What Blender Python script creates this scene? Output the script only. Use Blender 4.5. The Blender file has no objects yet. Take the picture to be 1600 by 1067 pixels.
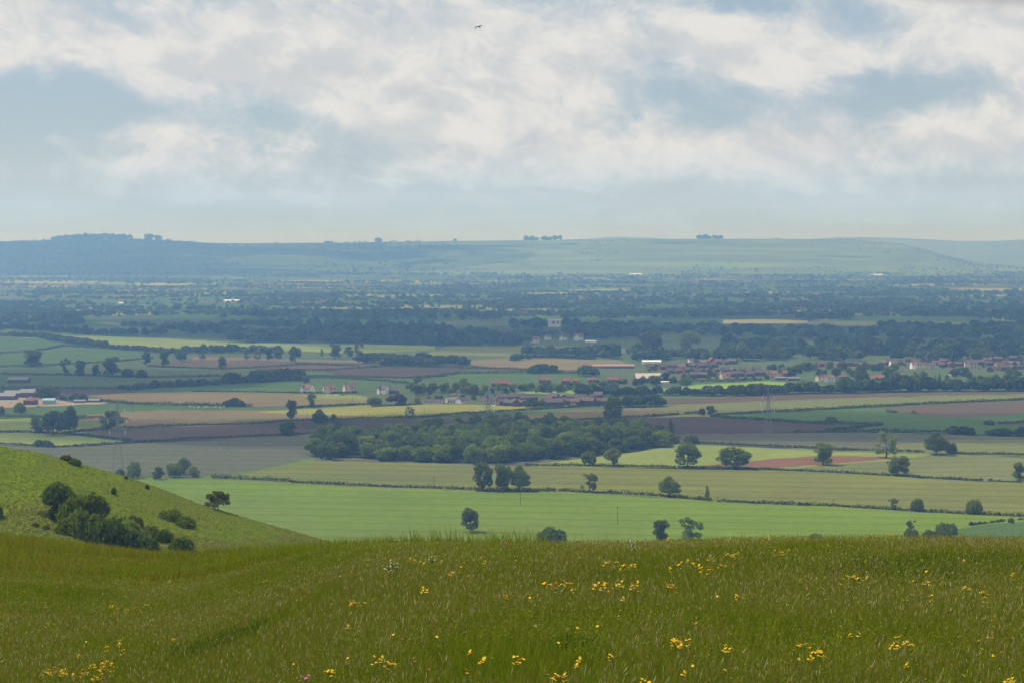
import bpy, math, random
import numpy as np
from math import sin, cos, tan, atan, atan2, radians, pi

RNG = np.random.default_rng(7)
random.seed(7)
sc = bpy.context.scene
COL = sc.collection

# ------------------------------------------------------------------ camera
F = 2667.0            # focal length in photograph pixels (1600 wide)
CX, CY = 800.0, 533.5
HZ = 375.0            # eye-level row
H = 162.0             # eye height above the vale
PITCH = atan((CY - HZ) / F)
cp, sp = cos(PITCH), sin(PITCH)
cam = bpy.data.cameras.new("camera")
cam.sensor_width = 36.0
cam.lens = 36.0 * F / 1600.0
cam.clip_start = 0.2
cam.clip_end = 60000
camo = bpy.data.objects.new("camera", cam)
COL.objects.link(camo)
camo.location = (0, 0, H)
camo.rotation_euler = (pi / 2 - PITCH, 0, 0)
sc.camera = camo


def ray(px, row):
    X = (np.asarray(px, float) - CX) / F
    Y = (CY - np.asarray(row, float)) / F
    dy = Y * sp + cp
    return X / dy, (Y * cp - sp) / dy


def gp(px, row, z=0.0):
    a, b = ray(px, row)
    t = (z - H) / b
    return np.stack([a * t, t, np.zeros_like(t) + z], -1)


def at_depth(px, row, D):
    a, b = ray(px, row)
    D = np.asarray(D, float)
    return np.stack([a * D, D + 0 * a, H + b * D], -1)


def proj(x, y, z):
    dz = z - H
    depth = y * cp - dz * sp
    return CX + F * x / depth, CY - F * (y * sp + dz * cp) / depth


# ------------------------------------------------------------------ noise
def _hash(ix, iy, seed):
    n = (ix * 374761393 + iy * 668265263 + seed * 1442695041) & 0xFFFFFFFF
    n = ((n ^ (n >> 13)) * 1274126177) & 0xFFFFFFFF
    return ((n ^ (n >> 16)) & 0xFFFF) / 65535.0


def vnoise(x, y, seed=0):
    x = np.asarray(x, float); y = np.asarray(y, float)
    ix = np.floor(x).astype(np.int64); iy = np.floor(y).astype(np.int64)
    fx = x - ix; fy = y - iy
    fx = fx * fx * (3 - 2 * fx); fy = fy * fy * (3 - 2 * fy)
    a = _hash(ix, iy, seed); b = _hash(ix + 1, iy, seed)
    c = _hash(ix, iy + 1, seed); d = _hash(ix + 1, iy + 1, seed)
    return (a * (1 - fx) + b * fx) * (1 - fy) + (c * (1 - fx) + d * fx) * fy


def fbm(x, y, seed=0, o=4):
    s = 0; a = .5; t = 0
    for i in range(o):
        s = s + a * vnoise(np.asarray(x) * 2 ** i, np.asarray(y) * 2 ** i, seed + i * 17)
        t += a; a *= .5
    return s / t


# ------------------------------------------------------------------ mesh helpers
def mesh_np(name, V, quads=None, tris=None, mat=None, smooth=False, colors=None):
    me = bpy.data.meshes.new(name)
    V = np.ascontiguousarray(V, dtype=np.float32)
    nq = 0 if quads is None else len(quads)
    nt = 0 if tris is None else len(tris)
    loops = []
    if nq: loops.append(np.asarray(quads, np.int32).ravel())
    if nt: loops.append(np.asarray(tris, np.int32).ravel())
    L = np.concatenate(loops) if loops else np.zeros(0, np.int32)
    tot = np.concatenate([np.full(nq, 4, np.int32), np.full(nt, 3, np.int32)])
    start = np.concatenate([[0], np.cumsum(tot)[:-1]]).astype(np.int32) if len(tot) else np.zeros(0, np.int32)
    me.vertices.add(len(V)); me.vertices.foreach_set("co", V.ravel())
    me.loops.add(len(L)); me.loops.foreach_set("vertex_index", L)
    me.polygons.add(len(tot)); me.polygons.foreach_set("loop_start", start)
    if smooth:
        me.polygons.foreach_set("use_smooth", np.ones(len(tot), bool))
    if colors is not None:
        at = me.attributes.new("tint", "FLOAT_COLOR", "POINT")
        c = np.ones((len(V), 4), np.float32); c[:, :3] = colors
        at.data.foreach_set("color", c.ravel())
    me.update(calc_edges=True)
    if mat is not None: me.materials.append(mat)
    return me


def obj(name, me, parent=None, loc=(0, 0, 0), rz=0.0, sc3=(1, 1, 1)):
    o = bpy.data.objects.new(name, me)
    COL.objects.link(o)
    o.location = [float(v) for v in loc]
    o.rotation_euler = (0, 0, float(rz))
    o.scale = [float(v) for v in sc3]
    if parent is not None: o.parent = parent
    return o


def tag(o, label=None, cat=None, group=None, kind=None):
    if label: o["label"] = label
    if cat: o["category"] = cat
    if group: o["group"] = group
    if kind: o["kind"] = kind
    return o


class MB:
    """collects boxes / bars / tubes / polygons into one mesh"""
    def __init__(s): s.v = []; s.f = []
    def add(s, verts, faces):
        n = len(s.v); s.v += [tuple(map(float, v)) for v in verts]
        s.f += [tuple(i + n for i in f) for f in faces]; return s
    def box(s, x0, x1, y0, y1, z0, z1):
        return s.add([(x0, y0, z0), (x1, y0, z0), (x1, y1, z0), (x0, y1, z0), (x0, y0, z1), (x1, y0, z1), (x1, y1, z1), (x0, y1, z1)],
                     [(0, 3, 2, 1), (4, 5, 6, 7), (0, 1, 5, 4), (1, 2, 6, 5), (2, 3, 7, 6), (3, 0, 4, 7)])
    def tube(s, pts, rad, n=6):
        pts = [np.array(p, float) for p in pts]
        base = len(s.v); k = len(pts)
        for i, p in enumerate(pts):
            d = pts[min(i + 1, k - 1)] - pts[max(i - 1, 0)]
            d /= np.linalg.norm(d) + 1e-9
            u = np.cross(d, (0.31, 0.95, 0.05)); u /= np.linalg.norm(u) + 1e-9
            w = np.cross(d, u)
            for j in range(n):
                a = 2 * pi * j / n
                s.v.append(tuple(p + rad[i] * (u * cos(a) + w * sin(a))))
        for i in range(k - 1):
            for j in range(n):
                a = base + i * n + j; b = base + i * n + (j + 1) % n
                s.f.append((a, b, b + n, a + n))
        s.f.append(tuple(base + j for j in range(n))[::-1])
        s.f.append(tuple(base + (k - 1) * n + j for j in range(n)))
        return s
    def bar(s, a, b, r): return s.tube([a, b], [r, r], 4)
    def mesh(s, name, mat=None, smooth=False):
        me = bpy.data.meshes.new(name); me.from_pydata(s.v, [], s.f); me.update()
        if mat: me.materials.append(mat)
        if smooth:
            me.polygons.foreach_set("use_smooth", np.ones(len(me.polygons), bool))
        return me


# ------------------------------------------------------------------ materials
def nodes_of(name):
    m = bpy.data.materials.new(name); m.use_nodes = True
    nt = m.node_tree; nt.nodes.clear()
    out = nt.nodes.new("ShaderNodeOutputMaterial")
    return m, nt, out


def nd(nt, t, **k):
    n = nt.nodes.new(t)
    for a, b in k.items(): setattr(n, a, b)
    return n


def lk(nt, a, b): nt.links.new(a, b)


def mixc(nt, fac, a, b, mode='MIX'):
    n = nd(nt, "ShaderNodeMix", data_type='RGBA', blend_type=mode)
    n.clamp_factor = True
    for s, v in ((n.inputs[0], fac), (n.inputs[6], a), (n.inputs[7], b)):
        if hasattr(v, "links") or isinstance(v, bpy.types.NodeSocket): lk(nt, v, s)
        elif isinstance(v, (int, float)): s.default_value = v
        else: s.default_value = (*v, 1)
    return n.outputs[2]


def noise(nt, vec, scale, detail=4, rough=.55, dist=0.0):
    n = nd(nt, "ShaderNodeTexNoise"); n.inputs["Scale"].default_value = scale
    n.inputs["Detail"].default_value = detail; n.inputs["Roughness"].default_value = rough
    n.inputs["Distortion"].default_value = dist
    if vec is not None: lk(nt, vec, n.inputs["Vector"])
    return n.outputs["Fac"]


def mrange(nt, v, a, b, c=0.0, d=1.0):
    n = nd(nt, "ShaderNodeMapRange"); lk(nt, v, n.inputs[0])
    for i, x in zip((1, 2, 3, 4), (a, b, c, d)): n.inputs[i].default_value = x
    n.clamp = True
    return n.outputs[0]


def mapping(nt, vec, scale=(1, 1, 1), rz=0.0):
    n = nd(nt, "ShaderNodeMapping"); lk(nt, vec, n.inputs[0])
    n.inputs["Scale"].default_value = scale; n.inputs["Rotation"].default_value = (0, 0, rz)
    return n.outputs[0]


def plain(name, c, rough=.8, spec=.2, var=.15, sc_=1.0):
    m, nt, out = nodes_of(name)
    b = nd(nt, "ShaderNodeBsdfPrincipled")
    tc = nd(nt, "ShaderNodeTexCoord")
    n = noise(nt, tc.outputs["Object"], sc_, 3)
    lk(nt, mixc(nt, n, [x * (1 - var) for x in c], [x * (1 + var) for x in c]), b.inputs["Base Color"])
    b.inputs["Roughness"].default_value = rough
    b.inputs["Specular IOR Level"].default_value = spec
    lk(nt, b.outputs[0], out.inputs[0])
    return m


def field_mat(name, c1, c2, c3=None, rz=0.0, tram=0.0, stretch=(.004, .035)):
    """crop or soil: broad drifts, drilled streaks, fine mottling, faint tramlines"""
    m, nt, out = nodes_of(name)
    d = nd(nt, "ShaderNodeBsdfDiffuse"); d.inputs["Roughness"].default_value = .8
    g = nd(nt, "ShaderNodeNewGeometry"); pos = g.outputs["Position"]
    pr = mapping(nt, pos, (1, 1, 1), rz)
    st = mapping(nt, pr, (stretch[0], stretch[1], 1))
    n1 = noise(nt, st, 1.0, 5, .6, .6)
    n2 = noise(nt, pos, .004, 4, .55)
    n3 = noise(nt, pos, .12, 3, .6)
    col = mixc(nt, mrange(nt, n1, .32, .68), c1, c2)
    if c3: col = mixc(nt, mrange(nt, n2, .42, .7), col, c3)
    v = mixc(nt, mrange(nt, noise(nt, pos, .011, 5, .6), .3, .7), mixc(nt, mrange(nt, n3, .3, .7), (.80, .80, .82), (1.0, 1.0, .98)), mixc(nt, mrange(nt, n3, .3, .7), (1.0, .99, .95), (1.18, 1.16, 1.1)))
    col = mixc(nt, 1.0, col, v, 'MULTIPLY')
    if tram:
        w = nd(nt, "ShaderNodeTexWave", wave_type='BANDS', bands_direction='Y')
        lk(nt, pr, w.inputs["Vector"]); w.inputs["Scale"].default_value = .013
        w.inputs["Distortion"].default_value = .8; w.inputs["Detail"].default_value = 1; w.inputs["Detail Scale"].default_value = .3
        col = mixc(nt, mrange(nt, w.outputs["Fac"], .86, 1.0, 0, min(1, tram * 2.4)), col, [x * .72 for x in c1])
    lk(nt, col, d.inputs[0]); lk(nt, d.outputs[0], out.inputs[0])
    return m


def leaf_mat(name, scale=.45, transl=.48):
    """foliage, tinted per tree by the object's own colour"""
    m, nt, out = nodes_of(name)
    oi = nd(nt, "ShaderNodeObjectInfo")
    tc = nd(nt, "ShaderNodeTexCoord")
    n = noise(nt, tc.outputs["Object"], scale, 3, .6)
    n2 = noise(nt, tc.outputs["Object"], scale * 6, 2, .6)
    col = mixc(nt, mrange(nt, n, .3, .7), (.7, .72, .8), (1.25, 1.22, 1.0))
    col = mixc(nt, 1.0, oi.outputs["Color"], col, 'MULTIPLY')
    col = mixc(nt, 1.0, col, mixc(nt, mrange(nt, n2, .3, .7), (.75, .75, .75), (1.25, 1.25, 1.2)), 'MULTIPLY')
    d = nd(nt, "ShaderNodeBsdfDiffuse"); t = nd(nt, "ShaderNodeBsdfTranslucent")
    lk(nt, col, d.inputs[0])
    lk(nt, mixc(nt, 1.0, col, (1.25, 1.35, .6), 'MULTIPLY'), t.inputs[0])
    mx = nd(nt, "ShaderNodeMixShader"); mx.inputs[0].default_value = transl
    lk(nt, d.outputs[0], mx.inputs[1]); lk(nt, t.outputs[0], mx.inputs[2])
    lk(nt, mx.outputs[0], out.inputs[0])
    return m


def tint_mat(name, transl=.3):
    m, nt, out = nodes_of(name)
    a = nd(nt, "ShaderNodeAttribute", attribute_name="tint")
    d = nd(nt, "ShaderNodeBsdfDiffuse"); t = nd(nt, "ShaderNodeBsdfTranslucent")
    lk(nt, a.outputs["Color"], d.inputs[0]); lk(nt, a.outputs["Color"], t.inputs[0])
    mx = nd(nt, "ShaderNodeMixShader"); mx.inputs[0].default_value = transl
    lk(nt, d.outputs[0], mx.inputs[1]); lk(nt, t.outputs[0], mx.inputs[2])
    lk(nt, mx.outputs[0], out.inputs[0])
    return m


LEAF = leaf_mat("leaves")
TINT = tint_mat("tinted leaves")
BARK = plain("bark", (.075, .062, .048), .9, .1, .3, .8)
WHITE = plain("white render", (.72, .71, .67), .8)
CREAM = plain("cream render", (.55, .49, .36), .8)
BRICK = plain("brick", (.18, .10, .075), .85)
BROWNBRICK = plain("brown brick", (.12, .085, .068), .85)
REDTILE = plain("red tile", (.175, .088, .064), .8, .2, .25, .6)
ORANGETILE = plain("orange tile", (.215, .095, .063), .8, .2, .2, .6)
BROWNTILE = plain("brown tile", (.105, .078, .07), .8, .2, .25, .6)
GREYTILE = plain("grey slate", (.16, .16, .17), .6, .3, .2, .6)
SHEETROOF = plain("pale sheet roof", (.42, .38, .33), .6)
PINKROOF = plain("pink sheet roof", (.29, .19, .16), .7)
BLUESHEET = plain("blue green sheet", (.25, .38, .42), .6)
GLASS = plain("window glass", (.03, .035, .04), .15, .6)
DOORM = plain("door paint", (.08, .07, .07), .5)
STEEL = plain("galvanised steel", (.19, .2, .21), .55, .4)
WHITEGLASS = plain("white insulator", (.8, .8, .8), .3, .5)
WOOD = plain("weathered pole wood", (.11, .095, .08), .9, .1)
FLEECE = plain("fleece", (.75, .73, .66), .95, .1)
CARWHITE = plain("white car paint", (.8, .8, .8), .3, .5, .02)
CARDARK = plain("dark car paint", (.06, .07, .1), .3, .5, .02)
RUBBER = plain("rubber", (.02, .02, .02), .8)

# ------------------------------------------------------------------ sky, sun, haze
SUN_EL, SUN_AZ = radians(57), radians(-68)     # azimuth from +Y, negative is to the left
sd = bpy.data.lights.new("sun", 'SUN'); sd.energy = 4.8; sd.angle = radians(.6); sd.color = (1, .95, .87)
so = bpy.data.objects.new("sun", sd); COL.objects.link(so)
so.rotation_euler = (pi / 2 - SUN_EL, 0, pi - SUN_AZ)

world = bpy.data.worlds.new("World"); sc.world = world; world.use_nodes = True
wt = world.node_tree; wt.nodes.clear()


class E:
    """tiny expression builder for the sky nodes"""
    def __init__(s, sock): s.s = sock
    @staticmethod
    def op(o, *a):
        n = wt.nodes.new("ShaderNodeMath"); n.operation = o
        for i, x in enumerate(a):
            if isinstance(x, E): wt.links.new(x.s, n.inputs[i])
            else: n.inputs[i].default_value = x
        return E(n.outputs[0])
    def __add__(s, o): return E.op('ADD', s, o)
    def __radd__(s, o): return E.op('ADD', s, o)
    def __sub__(s, o): return E.op('SUBTRACT', s, o)
    def __rsub__(s, o): return E.op('SUBTRACT', o, s)
    def __mul__(s, o): return E.op('MULTIPLY', s, o)
    def __rmul__(s, o): return E.op('MULTIPLY', s, o)


def sky_nodes():
    tc = wt.nodes.new("ShaderNodeTexCoord")
    sx = wt.nodes.new("ShaderNodeSeparateXYZ"); wt.links.new(tc.outputs["Generated"], sx.inputs[0])
    x, y, z = (E(sx.outputs[i]) for i in range(3))
    az = E.op('ARCTAN2', x, y); el = E.op('ARCSINE', z)

    def vec(a, b, c=0.0):
        n = wt.nodes.new("ShaderNodeCombineXYZ")
        for i, v in enumerate((a, b, c)):
            if isinstance(v, E): wt.links.new(v.s, n.inputs[i])
            else: n.inputs[i].default_value = v
        return n.outputs[0]

    def nz(v, scale, det=6, rough=.55, dist=0.0):
        n = wt.nodes.new("ShaderNodeTexNoise"); wt.links.new(v, n.inputs["Vector"])
        n.inputs["Scale"].default_value = scale; n.inputs["Detail"].default_value = det
        n.inputs["Roughness"].default_value = rough; n.inputs["Distortion"].default_value = dist
        return n

    def sstep(v, a, b, c=0.0, d=1.0):
        n = wt.nodes.new("ShaderNodeMapRange"); n.interpolation_type = 'SMOOTHSTEP'
        wt.links.new(v.s, n.inputs[0])
        for i, q in zip((1, 2, 3, 4), (a, b, c, d)): n.inputs[i].default_value = q
        return E(n.outputs[0])

    def blob(px, row, sw, sh, w, skew=0.0):
        a0 = (px - 800) / F; e0 = (HZ - row) / F
        u = (az - a0); v = (el - e0) + u * skew
        u = u * (F / sw); v = v * (F / sh)
        return E.op('EXPONENT', (u * u + v * v) * -1.0) * w

    shape = None
    for b in [(220, 95, 300, 70, .30, .15), (600, 120, 260, 75, .33, .1), (640, 190, 110, 40, .2, .0), (880, 130, 150, 70, .3, .45), (1070, 225, 170, 38, .28, .22),
              (1270, 262, 130, 36, .26, .1), (1480, 225, 170, 50, .26, .0), (1000, 60, 320, 45, .16, .0), (1220, 100, 190, 34, .24, .05), (1540, 35, 200, 60, .3, 0),
              (40, 40, 120, 50, .14, 0), (300, 215, 180, 25, .16, 0), (820, 262, 160, 26, .12, 0),
              (60, 175, 190, 42, -.34, -.05), (430, 195, 150, 36, -.3, .0), (1190, 158, 210, 32, -.17, .0), (1420, 140, 130, 40, -.17, 0), (1300, 300, 150, 14, .16, 0), (690, 285, 170, 14, .16, 0), (240, 262, 200, 13, .16, 0), (1010, 268, 60, 12, .2, .2), (430, 310, 200, 10, .12, 0), (1500, 325, 200, 10, .12, 0), (940, 195, 70, 26, -.2, .3),
              (1390, 45, 90, 34, -.12, 0), (1180, 20, 120, 18, -.15, 0), (1450, 300, 260, 24, -.12, 0), (950, 310, 300, 22, -.12, 0), (30, 238, 160, 16, -.16, 0)]:
        t = blob(*b)
        shape = t if shape is None else shape + t

    warp = nz(vec(az, el * 1.5, 3.3), 14, 3, .5)
    ws = wt.nodes.new("ShaderNodeSeparateXYZ"); wt.links.new(warp.outputs["Color"], ws.inputs[0])
    wx = (E(ws.outputs[0]) - .5) * .05; wy = (E(ws.outputs[1]) - .5) * .028

    def dens(da, de):
        a = az + wx + da; e = el + wy + de
        es = e + a * .14
        n1 = E(nz(vec(a * .95, es * 1.55, 1.7), 12, 10, .56).outputs[0])
        n2 = E(nz(vec(a, es * 1.3, 8.1), 42, 9, .66).outputs[0])
        return (n1 - .5) * 1.0 + (n2 - .5) * .5 + shape

    d0 = dens(0.0, 0.0)
    d1 = dens(-.005, .014)            # a little towards the sun
    low = sstep(el, .060, .012)       # towards the horizon the clouds merge into an even veil
    high = sstep(el, .17, .40)
    cover = sstep(d0, -.20, .20)
    lit = sstep(d0 - d1, -.15, .15)   # the side of a billow that faces the sun
    thick = sstep(d0, .22, .75)
    veil = E(nz(vec(az * .35, el * 3.0, 4.4), 22, 4, .5).outputs[0])
    veilc = sstep(veil, .32, .66, .35, .75)
    cover = E.op('MAXIMUM', cover, low * (veilc + .2))
    cover = E.op('MAXIMUM', cover, high * .7)

    def colmix(f, a, b):
        n = wt.nodes.new("ShaderNodeMix"); n.data_type = 'RGBA'
        if isinstance(f, E): wt.links.new(f.s, n.inputs[0])
        else: n.inputs[0].default_value = f
        for s, v in ((n.inputs[6], a), (n.inputs[7], b)):
            if isinstance(v, tuple): s.default_value = (*v, 1)
            else: wt.links.new(v, s)
        return n.outputs[2]

    cloud = colmix(cover, (.465, .565, .655), colmix(lit, (.61, .64, .655), (.785, .775, .745)))
    cloud = colmix(thick * (1.0 - lit) * .55, cloud, (.43, .44, .48))
    dk = sstep(blob(1580, -10, 300, 55, 1.0, 0.05) + (E(nz(vec(az, el * 2, 9.), 20, 4).outputs[0]) - .5) * .5, .35, .8)
    cloud = colmix(dk * .8, cloud, (.40, .395, .425))
    cloud = colmix(low * .8, cloud, (.50, .665, .80))
    sky = wt.nodes.new("ShaderNodeTexSky"); sky.sky_type = 'NISHITA'; sky.sun_disc = False
    sky.sun_elevation = SUN_EL; sky.sun_rotation = SUN_AZ
    sky.altitude = 160; sky.dust_density = .6; sky.ozone_density = 3.0
    b1 = wt.nodes.new("ShaderNodeBackground"); b1.inputs[1].default_value = .085
    wt.links.new(sky.outputs[0], b1.inputs[0])
    b2 = wt.nodes.new("ShaderNodeBackground"); b2.inputs[1].default_value = 1.0
    wt.links.new(cloud, b2.inputs[0])
    mx = wt.nodes.new("ShaderNodeMixShader")
    wt.links.new((cover * .5 + .5).s, mx.inputs[0]); wt.links.new(b1.outputs[0], mx.inputs[1]); wt.links.new(b2.outputs[0], mx.inputs[2])
    o = wt.nodes.new("ShaderNodeOutputWorld"); wt.links.new(mx.outputs[0], o.inputs[0])


sky_nodes()
world.cycles.sampling_method = 'MANUAL'
world.cycles.sample_map_resolution = 512

hz = MB().box(-9300, 9300, -650, 17300, -1.0, 224.0).mesh("haze")
hm, hnt, hout = nodes_of("haze")
pv = nd(hnt, "ShaderNodeVolumePrincipled")
pv.inputs["Color"].default_value = (.24, .50, 1.0, 1)
pv.inputs["Absorption Color"].default_value = (1, 1, 1, 1)
pv.inputs["Density"].default_value = 1.75e-4
pv.inputs["Anisotropy"].default_value = 0.3
lk(hnt, pv.outputs[0], hout.inputs["Volume"])
hz.materials.append(hm)
tag(obj("haze", hz), kind="stuff")

# ------------------------------------------------------------------ unseen clouds added overhead so that their shadows dapple the vale
def shade_cloud_material():
    m, nt, out = nodes_of("cloud")
    tc = nd(nt, "ShaderNodeTexCoord")
    n = noise(nt, tc.outputs["Object"], .0035, 5, .6)
    d = nd(nt, "ShaderNodeBsdfDiffuse"); d.inputs[0].default_value = (.85, .85, .86, 1)
    t = nd(nt, "ShaderNodeBsdfTransparent"); tr = nd(nt, "ShaderNodeBsdfTranslucent"); tr.inputs[0].default_value = (.85, .85, .86, 1)
    a = nd(nt, "ShaderNodeMixShader"); lk(nt, d.outputs[0], a.inputs[1]); lk(nt, tr.outputs[0], a.inputs[2])
    b = nd(nt, "ShaderNodeMixShader"); lk(nt, mrange(nt, n, .36, .56, .05, .55), b.inputs[0])
    lk(nt, t.outputs[0], b.inputs[1]); lk(nt, a.outputs[0], b.inputs[2])
    lk(nt, b.outputs[0], out.inputs[0])
    return m


SHADE_CLOUDM = shade_cloud_material()


def cloud(px, row, half_w, half_d, seed, alt=2300.0, D=None):
    """an added, out-of-view cumulus placed so that its shadow falls on the ground seen at (px, row)"""
    g = gp(px, row) if D is None else np.array([(px - CX) / F * D, D, 0.0])
    k = alt / tan(SUN_EL)
    c = (g[0] + k * sin(SUN_AZ), g[1] + k * cos(SUN_AZ), alt)
    nu, nv = 56, 22
    u = np.linspace(0, 2 * pi, nu, endpoint=False); v = np.linspace(-pi / 2, pi / 2, nv)
    U, W = np.meshgrid(u, v)
    r = .72 + .62 * fbm(np.cos(U) * 2.2 + 5 + seed * 3, np.sin(U) * 2.2 + 5 + W * .7, seed + 60, 4)
    x = np.cos(W) * np.cos(U) * half_w * r; y = np.cos(W) * np.sin(U) * half_d * r
    z = np.sin(W) * np.where(W > 0, 260, 60) * (.7 + .8 * fbm(x / 260 + 9, y / 260 + 9, seed + 7, 4))
    V = np.stack([x, y, z], -1).reshape(-1, 3)
    i = np.arange(nv - 1)[:, None] * nu + np.arange(nu)[None, :]; j = np.arange(nv - 1)[:, None] * nu + (np.arange(nu)[None, :] + 1) % nu
    Q = np.stack([i, j, j + nu, i + nu], -1).reshape(-1, 4)
    tag(obj("cloud", mesh_np("cloud", V, Q, mat=SHADE_CLOUDM, smooth=True), None, c), "unseen white cumulus cloud added overhead to shade the vale", kind="structure")


cloud(330, 672, 230, 90, 1); cloud(1180, 664, 420, 120, 2)
cloud(1100, 525, 900, 420, 3); cloud(560, 510, 620, 420, 4); cloud(1500, 500, 700, 520, 5)
cloud(330, 0, 1700, 900, 6, D=8700); cloud(1400, 441, 900, 320, 8)
cloud(60, 592, 260, 160, 10)

# ------------------------------------------------------------------ ground of the vale
def ground_material():
    m, nt, out = nodes_of("vale ground")
    d = nd(nt, "ShaderNodeBsdfDiffuse")
    g = nd(nt, "ShaderNodeNewGeometry"); pos = g.outputs["Position"]
    p = mapping(nt, pos, (1 / 330., 1 / 230., 0), .25)
    v = nd(nt, "ShaderNodeTexVoronoi"); lk(nt, p, v.inputs["Vector"]); v.inputs["Scale"].default_value = 1.0
    v.inputs["Randomness"].default_value = .85
    s = nd(nt, "ShaderNodeSeparateColor"); lk(nt, v.outputs["Color"], s.inputs[0])
    r = nd(nt, "ShaderNodeValToRGB"); lk(nt, s.outputs[0], r.inputs[0])
    r.color_ramp.interpolation = 'CONSTANT'
    cols = [(0, (.045, .075, .024)), (.2, (.06, .10, .028)), (.36, (.095, .09, .05)), (.48, (.05, .09, .03)), (.64, (.17, .18, .05)), (.74, (.115, .095, .07)), (.82, (.07, .115, .035)), (.94, (.24, .235, .08))]
    el = r.color_ramp.elements
    el[0].color = (*cols[0][1], 1); el[1].position = cols[1][0]; el[1].color = (*cols[1][1], 1)
    for pp, c in cols[2:]:
        e = el.new(pp); e.color = (*c, 1)
    n = noise(nt, mapping(nt, pos, (.006, .03, 1)), 1.0, 4)
    col = mixc(nt, 1.0, r.outputs[0], mixc(nt, mrange(nt, n, .3, .7), (.75, .75, .75), (1.2, 1.2, 1.2)), 'MULTIPLY')
    lk(nt, col, d.inputs[0]); lk(nt, d.outputs[0], out.inputs[0])
    return m


xs = np.linspace(-9000, 9000, 25); ys = np.linspace(-500, 17000, 25)
gx, gy = np.meshgrid(xs, ys)


def grid_quads(nr, nc):
    i = np.arange(nr - 1)[:, None] * nc + np.arange(nc - 1)[None, :]
    return np.stack([i, i + 1, i + nc + 1, i + nc], -1).reshape(-1, 4)


ground = obj("ground", mesh_np("ground", np.stack([gx, gy, 0 * gx], -1).reshape(-1, 3), grid_quads(25, 25), mat=ground_material()))
tag(ground, "green floor of the vale with many small fields", kind="structure")

# ------------------------------------------------------------------ fields (traced on the photo, laid on the ground)
FM = {
    'bright':  field_mat("bright green crop", (0.137, 0.203, 0.022), (0.166, 0.236, 0.027), (0.150, 0.198, 0.034), .1, .25),
    'olive':   field_mat("olive wheat", (0.144, 0.164, 0.039), (0.206, 0.208, 0.036), (0.147, 0.155, 0.057), .12, .3),
    'olive2':  field_mat("pale olive wheat", (0.151, 0.166, 0.060), (0.174, 0.190, 0.060), (0.159, 0.162, 0.072), -.1, .3),
    'grey':    field_mat("grey green crop", (0.113, 0.128, 0.071), (0.135, 0.141, 0.079), (0.126, 0.119, 0.079), .1, .3),
    'brown':   field_mat("brown soil", (0.104, 0.075, 0.053), (0.131, 0.097, 0.064), (0.108, 0.084, 0.060), .1),
    'dark':    field_mat("dark brown soil", (0.077, 0.060, 0.051), (0.099, 0.075, 0.056), (0.090, 0.066, 0.053), -.1),
    'red':     field_mat("reddish soil", (0.180, 0.092, 0.056), (0.216, 0.119, 0.071), None, -.1),
    'tan':     field_mat("tan stubble", (0.177, 0.136, 0.071), (0.212, 0.163, 0.074), (0.197, 0.170, 0.061), .05),
    'yellow':  field_mat("yellow meadow", (0.251, 0.259, 0.042), (0.301, 0.284, 0.054), (0.226, 0.226, 0.058), .02),
    'ygreen':  field_mat("yellow green pasture", (0.198, 0.246, 0.053), (0.252, 0.273, 0.064), (0.171, 0.229, 0.056), .05),
    'lime':    field_mat("lime green paddock", (0.189, 0.290, 0.038), (0.234, 0.334, 0.045), None, .0),
    'green':   field_mat("mid green pasture", (0.072, 0.123, 0.038), (0.090, 0.145, 0.041), (0.081, 0.128, 0.049), .1),
    'dull':    field_mat("dull green pasture", (0.077, 0.119, 0.045), (0.095, 0.132, 0.053), (0.099, 0.119, 0.056), .1),
    'strip':   field_mat("grass margin", (0.108, 0.176, 0.022), (0.144, 0.211, 0.030), None, .0),
    'cream':   field_mat("pale cream stubble", (0.378, 0.326, 0.158), (0.432, 0.361, 0.180), None, .0),
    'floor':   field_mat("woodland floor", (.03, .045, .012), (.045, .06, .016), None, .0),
    'yard':    field_mat("sandy yard", (0.324, 0.238, 0.143), (0.378, 0.290, 0.188), None, .0),
}
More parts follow.
